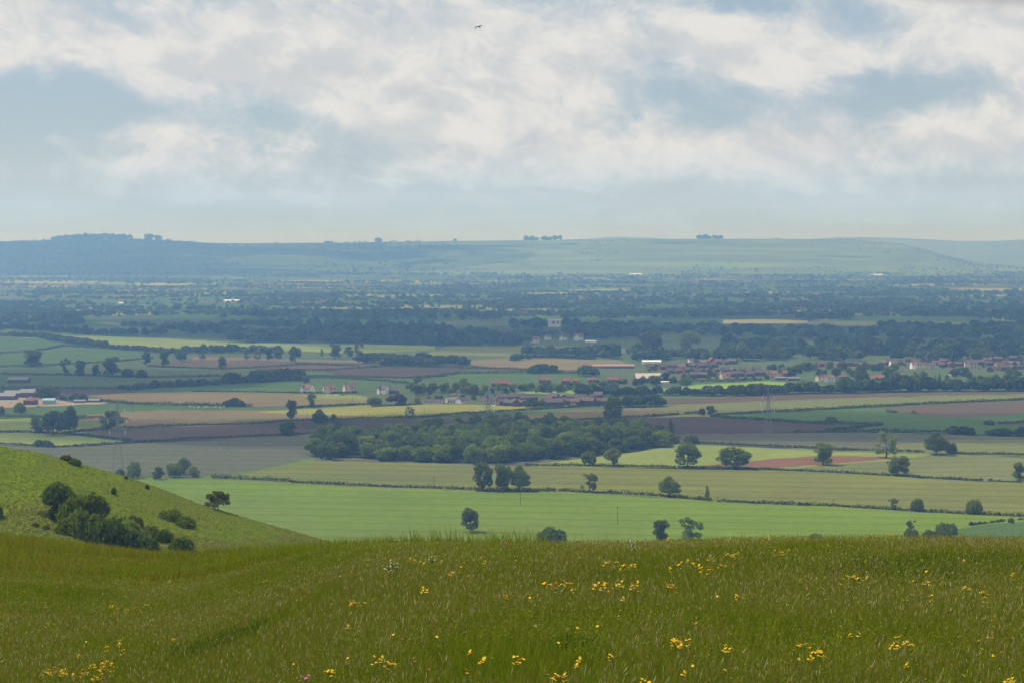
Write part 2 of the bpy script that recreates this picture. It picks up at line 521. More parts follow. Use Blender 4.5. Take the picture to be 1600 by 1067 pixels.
FIELDS = [
    ('dull', [(-200, 512), (400, 509), (900, 512), (1300, 514), (1800, 512), (1800, 642), (1300, 642), (900, 640), (400, 640), (-200, 650)], ""),
    # far small strips first
    ('yellow', [(105, 492), (240, 488), (262, 489), (240, 492), (115, 495)], "thin bright strip"),
    ('dull', [(130, 497), (230, 494), (400, 500), (400, 507), (200, 508)], ""),
    ('dull', [(640, 505), (720, 503), (850, 503), (860, 509), (700, 512)], ""),
    ('cream', [(1130, 500), (1190, 499), (1262, 501), (1262, 505), (1130, 506)], ""),
    ('dull', [(1000, 506), (1130, 507), (1300, 507), (1330, 512), (1150, 514), (1000, 512)], ""),
    ('green', [(1310, 497), (1420, 494), (1420, 502), (1310, 502)], ""),
    ('dark', [(1365, 504), (1450, 502), (1530, 512), (1400, 511)], ""),
    ('ygreen', [(1540, 492), (1600, 501), (1640, 508), (1640, 512), (1560, 504)], ""),
    ('yellow', [(1415, 545), (1455, 544), (1456, 550), (1417, 551)], ""),
    ('ygreen', [(1420, 538), (1480, 537), (1480, 542), (1420, 543)], ""),
    ('tan', [(1500, 539), (1535, 539), (1535, 545), (1500, 545)], ""),
    # left slopes
    ('ygreen', [(-60, 508), (10, 514), (60, 517), (160, 525), (280, 530), (400, 537), (400, 546), (330, 549), (270, 550), (180, 543), (100, 533), (-60, 522)], ""),
    ('ygreen', [(400, 536), (560, 537), (680, 540), (680, 547), (550, 552), (400, 546)], ""),
    ('green', [(-60, 527), (60, 529), (100, 537), (95, 541), (50, 547), (-60, 553)], ""),
    ('green', [(-60, 558), (60, 550), (110, 545), (160, 545), (210, 552), (235, 559), (160, 566), (60, 570), (-60, 573)], ""),
    ('dull', [(-60, 577), (80, 571), (180, 571), (250, 574), (350, 577), (340, 587), (240, 589), (100, 585), (-60, 584)], ""),
    ('dull', [(-60, 586), (100, 587), (240, 590), (200, 600), (180, 607), (-60, 606)], ""),
    ('brown', [(236, 567), (260, 562), (400, 562), (520, 563), (600, 566), (570, 571), (450, 571), (400, 575), (280, 572)], ""),
    ('tan', [(300, 557), (400, 559), (480, 562), (600, 563), (640, 567), (600, 567), (400, 563), (300, 562)], ""),
    ('brown', [(400, 571), (560, 571), (620, 574), (520, 579), (410, 579)], ""),
    ('dark', [(510, 580), (600, 573), (730, 575), (710, 584), (640, 590), (540, 588)], ""),
    ('olive', [(700, 541), (800, 540), (930, 540), (930, 549), (800, 557), (660, 554)], ""),
    ('brown', [(640, 571), (740, 569), (800, 574), (930, 578), (880, 581), (740, 577)], ""),
    ('tan', [(730, 563), (800, 559), (880, 560), (965, 562), (990, 571), (920, 578), (800, 576), (740, 570)], ""),
    ('green', [(655, 590), (720, 583), (800, 582), (900, 583), (960, 592), (880, 598), (800, 604), (740, 600)], ""),
    ('dull', [(480, 589), (560, 590), (620, 596), (600, 602), (520, 596), (470, 596)], ""),
    ('green', [(215, 609), (330, 600), (400, 597), (450, 595), (520, 597), (570, 600), (620, 605), (560, 614), (480, 615), (400, 612), (250, 611)], ""),
    ('dark', [(-60, 608), (180, 608), (215, 612), (140, 619), (-60, 622)], ""),
    ('tan', [(135, 618), (200, 613), (300, 611), (400, 612), (520, 615), (575, 619), (575, 630), (400, 635), (345, 631), (260, 631), (180, 626)], ""),
    ('yard', [(-20, 622), (40, 618), (80, 621), (110, 628), (170, 628), (160, 631), (90, 634), (20, 636), (-20, 637)], ""),
    ('ygreen', [(470, 617), (560, 617), (572, 620), (572, 624), (480, 621)], ""),
    ('green', [(-40, 640), (90, 634), (130, 631), (180, 632), (250, 634), (390, 637), (400, 641), (250, 641), (130, 648), (60, 652), (-40, 652)], ""),
    ('tan', [(110, 656), (140, 647), (250, 640), (400, 641), (520, 640), (500, 656), (400, 663), (200, 669), (120, 671)], ""),
    ('yellow', [(395, 643), (560, 633), (640, 631), (720, 631), (800, 634), (870, 636), (800, 642), (700, 649), (600, 651), (480, 647)], ""),
    ('tan', [(470, 647), (600, 650), (700, 648), (640, 653), (540, 656), (440, 660)], ""),
    ('ygreen', [(-40, 654), (60, 653), (105, 658), (100, 666), (60, 670), (-40, 674)], ""),
    ('strip', [(110, 661), (156, 658), (156, 664), (110, 668)], ""),
    ('ygreen', [(-40, 676), (60, 676), (130, 681), (205, 690), (130, 696), (85, 698), (-40, 691)], ""),
    ('brown', [(100, 678), (160, 672), (300, 666), (400, 663), (450, 659), (540, 657), (700, 652), (830, 645), (960, 638), (960, 668), (700, 680), (520, 676), (400, 683), (250, 689)], ""),
    ('tan', [(800, 648), (900, 640), (1000, 637), (1085, 645), (1000, 652), (900, 655), (800, 656)], ""),
    ('grey', [(-40, 694), (85, 699), (200, 693), (400, 683), (520, 676), (520, 720), (420, 736), (300, 747), (150, 752), (-40, 740)], ""),
    # right of the copse
    ('lime', [(795, 614), (905, 605), (1050, 607), (1090, 600), (1200, 595), (1310, 602), (1210, 606), (1100, 611), (1000, 613), (900, 616)], ""),
    ('brown', [(1030, 624), (1200, 617), (1400, 613), (1660, 611), (1660, 614), (1400, 619), (1200, 626), (1040, 633)], ""),
    ('olive2', [(1030, 633), (1200, 626), (1400, 619), (1660, 614), (1660, 621), (1450, 629), (1330, 636), (1200, 643), (1080, 646), (1000, 638)], ""),
    ('brown', [(1365, 639), (1450, 632), (1660, 624), (1660, 641), (1510, 652), (1440, 650)], ""),
    ('green', [(1110, 649), (1200, 644), (1370, 637), (1440, 648), (1510, 651), (1660, 641), (1660, 684), (1500, 678), (1400, 674), (1300, 674), (1380, 664), (1290, 661), (1200, 656)], ""),
    ('dark', [(985, 653), (1100, 650), (1200, 657), (1290, 662), (1372, 664), (1300, 673), (1200, 676), (1060, 678), (1020, 676), (950, 664), (900, 656)], ""),
    ('dark', [(1560, 661), (1600, 657), (1660, 655), (1660, 664), (1580, 663)], ""),
    ('grey', [(1040, 678), (1200, 676), (1400, 675), (1660, 685), (1660, 714), (1500, 710), (1400, 706), (1200, 698), (1090, 693), (1050, 692)], ""),
    ('olive2', [(1400, 694), (1500, 686), (1660, 686), (1660, 714), (1500, 710), (1400, 706), (1380, 703)], ""),
    ('olive2', [(820, 728), (900, 718), (1000, 705), (1060, 692), (1200, 699), (1450, 708), (1660, 716), (1660, 757), (1500, 750), (1400, 744), (1200, 734), (1000, 730)], ""),
    ('ygreen', [(820, 726), (900, 717), (1000, 705), (1060, 693), (1200, 700), (1300, 706), (1460, 708), (1440, 713), (1390, 719), (1240, 730), (1190, 731), (1090, 730), (1000, 729)], ""),
    ('red', [(1092, 727), (1200, 717), (1280, 711), (1385, 713), (1402, 716), (1300, 724), (1205, 731), (1100, 730)], ""),
    ('olive', [(325, 748), (420, 731), (490, 720), (700, 724), (800, 728), (920, 729), (1000, 731), (1100, 733), (1200, 734), (1300, 738), (1400, 744), (1500, 750), (1660, 757), (1660, 810), (1600, 806), (1500, 803), (1400, 797), (1300, 792), (1200, 787), (1110, 783), (1050, 778), (920, 771), (870, 768), (740, 767), (600, 762), (500, 757), (400, 751)], ""),
    ('strip', [(295, 747), (400, 735), (490, 715), (492, 721), (420, 733), (340, 749)], ""),
    ('bright', [(150, 742), (330, 748), (400, 751), (500, 757), (600, 762), (740, 767), (870, 768), (920, 771), (1050, 778), (1110, 783), (1200, 787), (1300, 792), (1400, 797), (1500, 803), (1600, 806), (1660, 810), (1660, 900), (-100, 900), (-100, 760)], ""),
    ('green', [(1480, 828), (1560, 817), (1660, 811), (1660, 900), (1480, 900)], ""),
]
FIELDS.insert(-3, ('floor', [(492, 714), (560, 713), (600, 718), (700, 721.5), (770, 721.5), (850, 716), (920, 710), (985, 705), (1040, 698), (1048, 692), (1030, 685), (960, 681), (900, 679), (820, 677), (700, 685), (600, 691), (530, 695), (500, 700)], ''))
FNAME = {'floor': 'dark woodland floor under the copse', 'bright': "bright green crop field", 'olive': "olive green wheat field", 'olive2': "pale olive crop field", 'grey': "grey green crop field", 'brown': "brown ploughed field", 'dark': "dark brown ploughed field",
         'red': "reddish bare soil strip", 'tan': "tan coloured field", 'yellow': "yellow flowering meadow", 'ygreen': "yellow green pasture field", 'lime': "lime green paddock field", 'green': "mid green pasture field",
         'dull': "dull green pasture field", 'strip': "grassy field margin strip", 'cream': "pale cream stubble field", 'yard': "sandy ground of a yard"}
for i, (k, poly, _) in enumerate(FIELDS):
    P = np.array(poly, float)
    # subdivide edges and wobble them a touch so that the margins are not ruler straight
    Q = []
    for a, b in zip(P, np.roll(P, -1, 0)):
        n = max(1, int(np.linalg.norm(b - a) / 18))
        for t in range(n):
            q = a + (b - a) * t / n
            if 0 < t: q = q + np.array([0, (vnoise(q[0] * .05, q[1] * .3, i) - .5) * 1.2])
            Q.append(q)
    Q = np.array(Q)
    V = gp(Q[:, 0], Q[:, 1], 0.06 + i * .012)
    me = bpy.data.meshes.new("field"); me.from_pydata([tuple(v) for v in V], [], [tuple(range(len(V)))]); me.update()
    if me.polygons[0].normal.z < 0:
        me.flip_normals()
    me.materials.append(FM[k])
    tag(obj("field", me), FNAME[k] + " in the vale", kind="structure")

# ------------------------------------------------------------------ far hills
RIDGE = np.array([(-500, 386), (-200, 382), (0, 377.5), (60, 376.5), (100, 373), (160, 372.5), (210, 373.5), (280, 377), (330, 380), (400, 380.5), (520, 379.5), (600, 378.5), (700, 377), (800, 376), (900, 375.5), (1000, 374), (1090, 373.5),
                  (1200, 373.5), (1300, 374), (1350, 377), (1410, 382), (1440, 389), (1470, 398), (1520, 409), (1600, 418), (1800, 428), (2200, 432)], float)
RIDGE2 = np.array([(-600, 386), (800, 378), (900, 374.5), (960, 370.5), (1010, 371.5), (1080, 376), (1240, 376), (1300, 371.5), (1360, 371), (1420, 373), (1500, 377), (1560, 376.5), (1600, 374.5), (1800, 372), (2300, 378)], float)


def hills_material(name, grass, wood, wooded):
    m, nt, out = nodes_of(name)
    d = nd(nt, "ShaderNodeBsdfDiffuse")
    g = nd(nt, "ShaderNodeNewGeometry"); pos = g.outputs["Position"]
    n = noise(nt, mapping(nt, pos, (1 / 700., 1 / 420., 1 / 60.)), 1.0, 6, .6, .8)
    n2 = noise(nt, mapping(nt, pos, (1 / 1100., 1 / 260., 1 / 25.)), 1.3, 4, .55)
    sx = nd(nt, "ShaderNodeSeparateXYZ"); lk(nt, pos, sx.inputs[0])
    xw = mrange(nt, sx.outputs[0], -2900, 300, .26 + wooded, -.10)
    ad = nd(nt, "ShaderNodeMath", operation='ADD'); lk(nt, n, ad.inputs[0]); lk(nt, xw, ad.inputs[1])
    col = mixc(nt, mrange(nt, n2, .45, .6), grass, [x * 1.45 for x in grass])
    col = mixc(nt, mrange(nt, ad.outputs[0], .5, .56), col, wood)
    lk(nt, col, d.inputs[0]); lk(nt, d.outputs[0], out.inputs[0])
    return m


def hill_surface(ridge, D0, D1, foot_row, bump):
    px = np.linspace(-900, 2500, 260)
    top = np.interp(px, ridge[:, 0], ridge[:, 1])
    ts = np.linspace(0, 1, 26)
    rows = []
    for t in ts:
        D = D0 + (D1 - D0) * t
        P = at_depth(px, top, D1)
        ztop = P[:, 2]
        prof = t * t * (3 - 2 * t) if t < .999 else 1.0
        x = (px - CX) / F * D
        z = ztop * (0.12 * t + .88 * prof) + bump * (fbm(x / 900, D / 700, 5) - .5) * 2 * math.sin(pi * t)
        if t == 0: z = z * 0 - .5
        rows.append(np.stack([x, np.full_like(x, D), z], -1))
    for k, (dd, q) in enumerate(((500, .93), (1500, .5), (2300, -.02))):
        Pn = rows[25].copy(); Pn[:, 1] += dd; Pn[:, 0] = (px - CX) / F * Pn[:, 1]; Pn[:, 2] = rows[25][:, 2] * q; rows.append(Pn)
    return np.array(rows), px


HS, HPX = hill_surface(RIDGE, 7700, 9700, 430, 9)
HS2, _ = hill_surface(RIDGE2, 12300, 14000, 430, 6)
hl = obj("hills", mesh_np("hills", HS.reshape(-1, 3), grid_quads(HS.shape[0], HS.shape[1]), mat=hills_material("down hillside", (.095, .135, .045), (.035, .055, .025), .0), smooth=True))
tag(hl, "long hazy hill ridge across the far side of the vale", kind="structure")
h2 = obj("far_hills", mesh_np("far hills", HS2.reshape(-1, 3), grid_quads(HS2.shape[0], HS2.shape[1]), mat=hills_material("farther hills", (.08, .11, .05), (.035, .055, .03), .05), smooth=True))
tag(h2, "fainter second ridge behind the long hill", kind="structure")


def hill_point(px, t):
    """point on the main hill at column px and height parameter t (0 foot, 1 ridge)"""
    ci = np.clip((np.asarray(px) + 900) / 3400 * 259, 0, 258.999); i = ci.astype(int); f = (ci - i)[:, None]
    ri = np.clip(np.asarray(t) * 25, 0, 24.999); j = ri.astype(int); g = (ri - j)[:, None]
    a = HS[j, i] * (1 - f) + HS[j, i + 1] * f
    b = HS[j + 1, i] * (1 - f) + HS[j + 1, i + 1] * f
    return a * (1 - g) + b * g


# ------------------------------------------------------------------ the near meadow and the spur on the left
PXS = np.array([-400, 0, 120, 240, 300, 400, 500, 560, 620, 800, 1100, 1600, 2000], float)
BROW = np.array([826, 840, 854, 871, 874, 871, 866, 862, 861, 860, 859, 856, 854], float)   # ground rows (grass tops stand above)
BDIST = np.array([120, 108, 100, 88, 78, 56, 40, 33, 30, 28, 27, 26, 26], float)
EYE = 1.6


def meadow_ab(u):
    px = CX + u * F
    row = np.interp(px, PXS, BROW); yd = np.interp(px, PXS, BDIST)
    smin = -ray(px, row)[1]
    return smin - 2 * EYE / yd, EYE / yd ** 2


def meadow_z(x, y, rough=True):
    u = np.asarray(x) / np.maximum(y, 6.0) * .99
    u = np.clip(u, -.46, .46)
    a, b = meadow_ab(u)
    yb = np.maximum(y, -40.0)
    sl = a + 2 * b * yb
    y1 = np.clip((.45 - a) / (2 * b), 20, 5000)
    yy = np.minimum(yb, y1)
    g = a * yy + b * yy * yy + np.maximum(yb - y1, 0) * .45
    g = g + np.where(y > 150, .0012 * np.clip(y - 150, 0, 170) ** 2 + np.clip(y - 320, 0, None) * .35, 0)
    z = H - EYE - g
    if rough:
        z = z + (fbm(np.asarray(x) * .22, np.asarray(y) * .22, 3, 3) - .5) * .20 * np.clip(np.asarray(y) / 12, .2, 1) + (fbm(np.asarray(x) * .05, np.asarray(y) * .05, 9, 3) - .5) * .35 * np.clip((np.asarray(y) - 32) / 30, 0, 1)
    return z


def grass_meadow_material():
    m, nt, out = nodes_of("meadow ground")
    d = nd(nt, "ShaderNodeBsdfDiffuse")
    g = nd(nt, "ShaderNodeNewGeometry"); pos = g.outputs["Position"]
    n = noise(nt, pos, .12, 5, .6); n2 = noise(nt, pos, 1.6, 4, .65); n3 = noise(nt, pos, .9, 3, .6)
    col = mixc(nt, mrange(nt, n, .35, .65), (.085, .11, .014), (.12, .115, .022))
    col = mixc(nt, mrange(nt, n2, .5, .75), col, (.055, .075, .010))
    col = mixc(nt, mrange(nt, n3, .55, .75), col, (.12, .14, .02))
    lk(nt, col, d.inputs[0])
    b = nd(nt, "ShaderNodeBump"); b.inputs["Strength"].default_value = .6; b.inputs["Distance"].default_value = .25
    lk(nt, n2, b.inputs["Height"]); lk(nt, b.outputs[0], d.inputs["Normal"])
    lk(nt, d.outputs[0], out.inputs[0])
    return m


us = np.linspace(-.46, .46, 150)
yv = np.concatenate([np.linspace(-40, 4, 8), np.geomspace(5, 150, 110), np.linspace(155, 520, 40)])
MX = []
for y in yv:
    x = us * max(y, 6.0) if y > 6 else us * 6.0 * (1 + (6 - y) * .25)
    MX.append(np.stack([x, np.full_like(x, y), meadow_z(x, np.full_like(x, y))], -1))
MX = np.array(MX)
MX[-1, :, 2] = -3
meadow = obj("meadow", mesh_np("meadow", MX.reshape(-1, 3), grid_quads(*MX.shape[:2]), mat=grass_meadow_material(), smooth=True))
tag(meadow, "sloping flower meadow on the brow of the down", kind="structure")

SPX = np.array([-400, -100, 0, 60, 130, 190, 250, 310, 360, 420, 470, 520, 600, 700, 900], float)
STOP = np.array([640, 680, 697, 706, 725, 742, 762, 786, 801, 819, 833, 847, 872, 905, 960], float)
SD1 = np.array([350, 360, 368, 370, 372, 373, 374, 375, 376, 377, 378, 380, 384, 390, 400], float)
SBOT = np.array([880, 880, 880, 880, 884, 888, 892, 896, 900, 905, 910, 920, 940, 965, 1010], float)


def spur_point(px, t):
    px = np.asarray(px, float); t = np.asarray(t, float)
    top = np.interp(px, SPX, STOP); bot = np.interp(px, SPX, SBOT); d1 = np.interp(px, SPX, SD1)
    row = bot + (top - bot) * t
    D = 292 + (d1 - 292) * (.62 * t + .38 * t ** 3.0)
    D = D + 6.0 * np.exp(-((px - (60 + 230 * (1 - t))) / 60) ** 2) * t * (1 - t) * 2
    return at_depth(px, row, D)


def spur_at(px, row):
    px = np.atleast_1d(np.asarray(px, float)); row = np.atleast_1d(np.asarray(row, float))
    top = np.interp(px, SPX, STOP); bot = np.interp(px, SPX, SBOT)
    return spur_point(px, np.clip((row - bot) / (top - bot), 0, 1))


def spur_material():
    m, nt, out = nodes_of("spur turf")
    d = nd(nt, "ShaderNodeBsdfDiffuse")
    g = nd(nt, "ShaderNodeNewGeometry"); pos = g.outputs["Position"]
    n = noise(nt, pos, .035, 5, .6, .5); n2 = noise(nt, pos, .5, 4, .65); n3 = noise(nt, mapping(nt, pos, (.12, .12, .5)), 1.0, 4, .6)
    sx = nd(nt, "ShaderNodeSeparateXYZ"); lk(nt, pos, sx.inputs[0])
    gr = mrange(nt, sx.outputs[0], -105, -45, -.10, .13)
    ad = nd(nt, "ShaderNodeMath", operation='ADD'); lk(nt, n, ad.inputs[0]); lk(nt, gr, ad.inputs[1])
    col = mixc(nt, mrange(nt, ad.outputs[0], .40, .60), (.125, .165, .012), (.125, .118, .026))
    col = mixc(nt, mrange(nt, n3, .48, .7), col, (.085, .125, .012))
    col = mixc(nt, mrange(nt, n2, .55, .72), col, (.085, .105, .014))
    lk(nt, col, d.inputs[0])
    b = nd(nt, "ShaderNodeBump"); b.inputs["Strength"].default_value = .4; b.inputs["Distance"].default_value = .6
    lk(nt, n2, b.inputs["Height"]); lk(nt, b.outputs[0], d.inputs["Normal"])
    lk(nt, d.outputs[0], out.inputs[0])
    return m


spx = np.linspace(-400, 900, 170); rows = []
low = spur_point(spx, np.zeros_like(spx)); 
for dz in (-60, -14):
    q = low.copy(); q[:, 2] += dz; q[:, 1] -= -dz * .3; rows.append(q)
for t in np.linspace(0, 1, 60):
    p = spur_point(spx, np.full_like(spx, t))
    p[:, 2] += (fbm(p[:, 0] * .09, p[:, 1] * .09, 31, 4) - .5) * 1.1 * math.sin(pi * min(t, .98)) ** .5
    rows.append(p)
last = rows[-1]
for dd, dz in ((12, 2.6), (30, 8), (70, 26), (140, 66), (260, 140)):
    q = last.copy(); q[:, 1] += dd; q[:, 0] *= (q[:, 1] / last[:, 1]) ** .4; q[:, 2] -= dz; rows.append(q)
SP = np.array(rows)
spur = obj("hillside", mesh_np("hillside", SP.reshape(-1, 3), grid_quads(*SP.shape[:2]), mat=spur_material(), smooth=True))
tag(spur, "grassy spur of the down falling to the valley floor", kind="structure")
#@@PART2
# ------------------------------------------------------------------ foliage
def cards(P, N, size, rng, loose=.8):
    n = len(P)
    nn = N + loose * rng.normal(size=(n, 3)); nn /= np.linalg.norm(nn, axis=1)[:, None] + 1e-9
    r = rng.normal(size=(n, 3)); t = np.cross(nn, r); t /= np.linalg.norm(t, axis=1)[:, None] + 1e-9
    b = np.cross(nn, t)
    s = (np.asarray(size) * rng.uniform(.7, 1.3, n))[:, None]
    k = rng.uniform(.55, 1.0, n)[:, None]
    V = np.stack([P - t * s, P - b * s * k + nn * s * .15, P + t * s, P + b * s * k + nn * s * .15], 1).reshape(-1, 3)
    return V, np.arange(n * 4).reshape(-1, 4)


def lobes_points(lobes, n, rng, inner=.72):
    """points near the skins of a set of ellipsoid lobes, not deep inside their neighbours"""
    C = np.array([l[:3] for l in lobes]); R = np.array([l[3:6] for l in lobes])
    w = (R[:, 0] * R[:, 1] + R[:, 0] * R[:, 2] + R[:, 1] * R[:, 2]); w /= w.sum()
    idx = rng.choice(len(lobes), size=int(n * 1.8), p=w)
    d = rng.normal(size=(len(idx), 3)); d /= np.linalg.norm(d, axis=1)[:, None]
    rad = rng.uniform(inner, 1.06, len(idx))[:, None] + .10 * rng.normal(size=(len(idx), 1))
    P = C[idx] + d * R[idx] * rad
    keep = np.ones(len(P), bool)
    for k in range(len(lobes)):
        q = ((P - C[k]) / R[k]); keep &= ~(((q * q).sum(1) < .42) & (idx != k))
    P, d, idx = P[keep][:n], d[keep][:n], idx[keep][:n]
    N = d / R[idx]; N /= np.linalg.norm(N, axis=1)[:, None]
    return P, N


def crown_lobes(kind, rng):
    """(lobes, clear trunk height) in metres for a tree about 15 m high"""
    L = []
    if kind == 'oak':
        for i in range(24):
            a = rng.uniform(0, 2 * pi); q = rng.uniform(-.62, 1); r = 5.4 * math.sqrt(max(0.02, 1 - q * q)) * rng.uniform(.55, 1.05)
            s = rng.uniform(1.6, 2.7); L.append((r * cos(a), r * sin(a), 7.0 + 5.6 * q + rng.uniform(-.5, .5), s, s, s * rng.uniform(.62, .9)))
        return L, 1.8
    if kind == 'tall':
        for i in range(20):
            z = rng.uniform(3.0, 14.6); a = rng.uniform(0, 2 * pi)
            rr = 3.7 * math.sqrt(max(.08, math.sin(pi * (z - 1.2) / 14.8))); r = rr * rng.uniform(.15, 1.05)
            s = rng.uniform(1.3, 2.3); L.append((r * cos(a), r * sin(a), z, s, s, s * rng.uniform(.75, 1.1)))
        return L, 1.8
    if kind == 'open':
        for i in range(24):
            a = rng.uniform(0, 2 * pi); r = 4.8 * math.sqrt(rng.uniform(.03, 1)); z = rng.uniform(3.6, 14.2) - .2 * r
            s = rng.uniform(.9, 1.8); L.append((r * cos(a), r * sin(a), z, s, s, s * .85))
        return L, 2.6
    if kind == 'poplar':
        for i in range(10):
            z = 1.6 + 12.5 * i / 9; rr = 1.7 * math.sin(pi * min(.97, (z + 1.2) / 16.5)) ** .6
            a = rng.uniform(0, 2 * pi); L.append((.5 * cos(a), .5 * sin(a), z, rr * rng.uniform(.7, 1.1), rr * rng.uniform(.7, 1.1), 1.5))
        return L, 1.0
    if kind == 'round':
        for i in range(14):
            a = rng.uniform(0, 2 * pi); q = rng.uniform(-.75, 1); r = 4.4 * math.sqrt(max(0, 1 - q * q)) * rng.uniform(.75, 1)
            s = rng.uniform(1.9, 2.8); L.append((r * cos(a), r * sin(a), 7.0 + 5.2 * q, s, s, s * .85))
        return L, 1.6
    if kind == 'bush':
        for i in range(17):
            a = i * 2.39996 + rng.uniform(-.4, .4); r = 4.7 * math.sqrt((i + .5) / 17); s = rng.uniform(1.5, 2.5)
            L.append((r * cos(a), r * sin(a), 1.1 + 2.6 * (1 - (r / 5.6) ** 2) * rng.uniform(.6, 1), s, s, s * .8))
        return L, .4
    if kind == 'conifer':
        for i in range(9):
            z = 1.5 + 12.5 * i / 8; rr = 3.3 * (1 - i / 9.2)
            L.append((rng.uniform(-.3, .3), rng.uniform(-.3, .3), z, rr, rr, 1.5))
        return L, 1.0
    if kind == 'thorn':
        for i in range(30):
            a = i * 2.39996 + rng.uniform(-.3, .3); r = 6.2 * math.sqrt((i + .5) / 30)
            top = 4.6 + 8.2 * math.sqrt(max(0, 1 - (r / 7.2) ** 2))
            s = rng.uniform(1.5, 2.2); L.append((r * cos(a), r * sin(a), max(4.4, top - rng.choice([0, 2.2, 4.6])), s, s, s * .8))
        return L, 2.2


def build_template(kind, seed, ncard=1500, csize=.42):
    rng = np.random.default_rng(seed)
    L, clear = crown_lobes(kind, rng)
    P, N = lobes_points(L, ncard, rng)
    V, Q = cards(P, N, csize, rng)
    C = np.array([l[:3] for l in L])
    lo, hi = V.min(0), V.max(0)
    crown = mesh_np(kind + " crown", V, Q, mat=LEAF)
    mb = MB()
    top = C[:, 2].max() * .8
    tr = {'bush': .16, 'poplar': .22, 'conifer': .22, 'thorn': .30}.get(kind, .42)
    lean = rng.uniform(-.5, .5, 2)
    mb.tube([(0, 0, -.6), (0, 0, .2), (lean[0] * .3, lean[1] * .3, clear), (lean[0], lean[1], (clear + top) / 2), (lean[0] * 1.2, lean[1] * 1.3, top)],
            [tr * 1.5, tr * 1.15, tr * .85, tr * .5, tr * .12], 7)
    for i in rng.permutation(len(C))[:9]:
        c = C[i]; z0 = max(clear * .75, min(c[2] - 1.2, top * .75)) if kind != 'bush' else .2
        f = min(1, z0 / top)
        s = np.array((lean[0] * f, lean[1] * f, z0)); m_ = (s + c) / 2 + np.array((0, 0, -.35))
        mb.tube([s, m_, c], [tr * .42, tr * .28, tr * .07], 5)
    trunk = mb.mesh(kind + " trunk", BARK, True)
    w = float(((hi - lo)[:2]).mean()); h = float(hi[2])
    return crown, trunk, w, h


TPL = {k: [build_template(k, 100 * i + sum(map(ord, k)), n, s) for i in range(c)]
       for k, c, n, s in (('oak', 4, 3000, .46), ('tall', 3, 2300, .42), ('open', 3, 1900, .38), ('poplar', 2, 800, .36), ('round', 4, 1900, .5), ('bush', 4, 1900, .38), ('conifer', 2, 1200, .42), ('thorn', 2, 4200, .34))}
GREENS = {'dark': (.115, .15, .022), 'mid': (.135, .175, .026), 'light': (.16, .195, .045), 'yellowish': (.125, .15, .03), 'blue': (.08, .115, .032),
          'purple': (.055, .035, .038), 'gold': (.34, .27, .05), 'dry': (.125, .135, .055), 'rust': (.12, .125, .035)}
TREECOUNT = [0]


def tree(kind, p, h, w, label, hue='mid', name=None, group=None, cat=None, var=None, noparts=False, seed=None):
    rng = np.random.default_rng(TREECOUNT[0] * 7 + 11); TREECOUNT[0] += 1
    t = TPL[kind]; crown, trunk, w0, h0 = t[(var if var is not None else int(rng.integers(len(t)))) % len(t)]
    name = name or {'oak': 'oak_tree' if 'oak' in label else 'tree', 'bush': 'bush', 'poplar': 'slim_tree', 'conifer': 'conifer_tree', 'thorn': 'hawthorn_tree'}.get(kind, 'tree')
    r = obj(name, None, None, p, rng.uniform(0, 2 * pi))
    s = (w / w0, w / w0, h / h0)
    c = obj('crown', crown, r, (0, 0, 0), 0, s)
    j = rng.uniform(.8, 1.3); g = GREENS[hue]
    c.color = (g[0] * j * rng.uniform(.92, 1.08), g[1] * j, g[2] * j, 1)
    obj('trunk' if kind != 'bush' else 'stem', trunk, r, (0, 0, 0), 0, s)
    tag(r, label, cat or ('bush' if kind == 'bush' else 'tree'), group)
    return r


def vtree(kind, px, base, top, w, label, hue='mid', **k):
    """tree standing on the vale floor: base and top rows and width as measured on the photo"""
    p = gp(px, base); mpp = p[1] / F
    return tree(kind, p, (base - top) * mpp * 1.02, w * mpp, label, hue, **k)


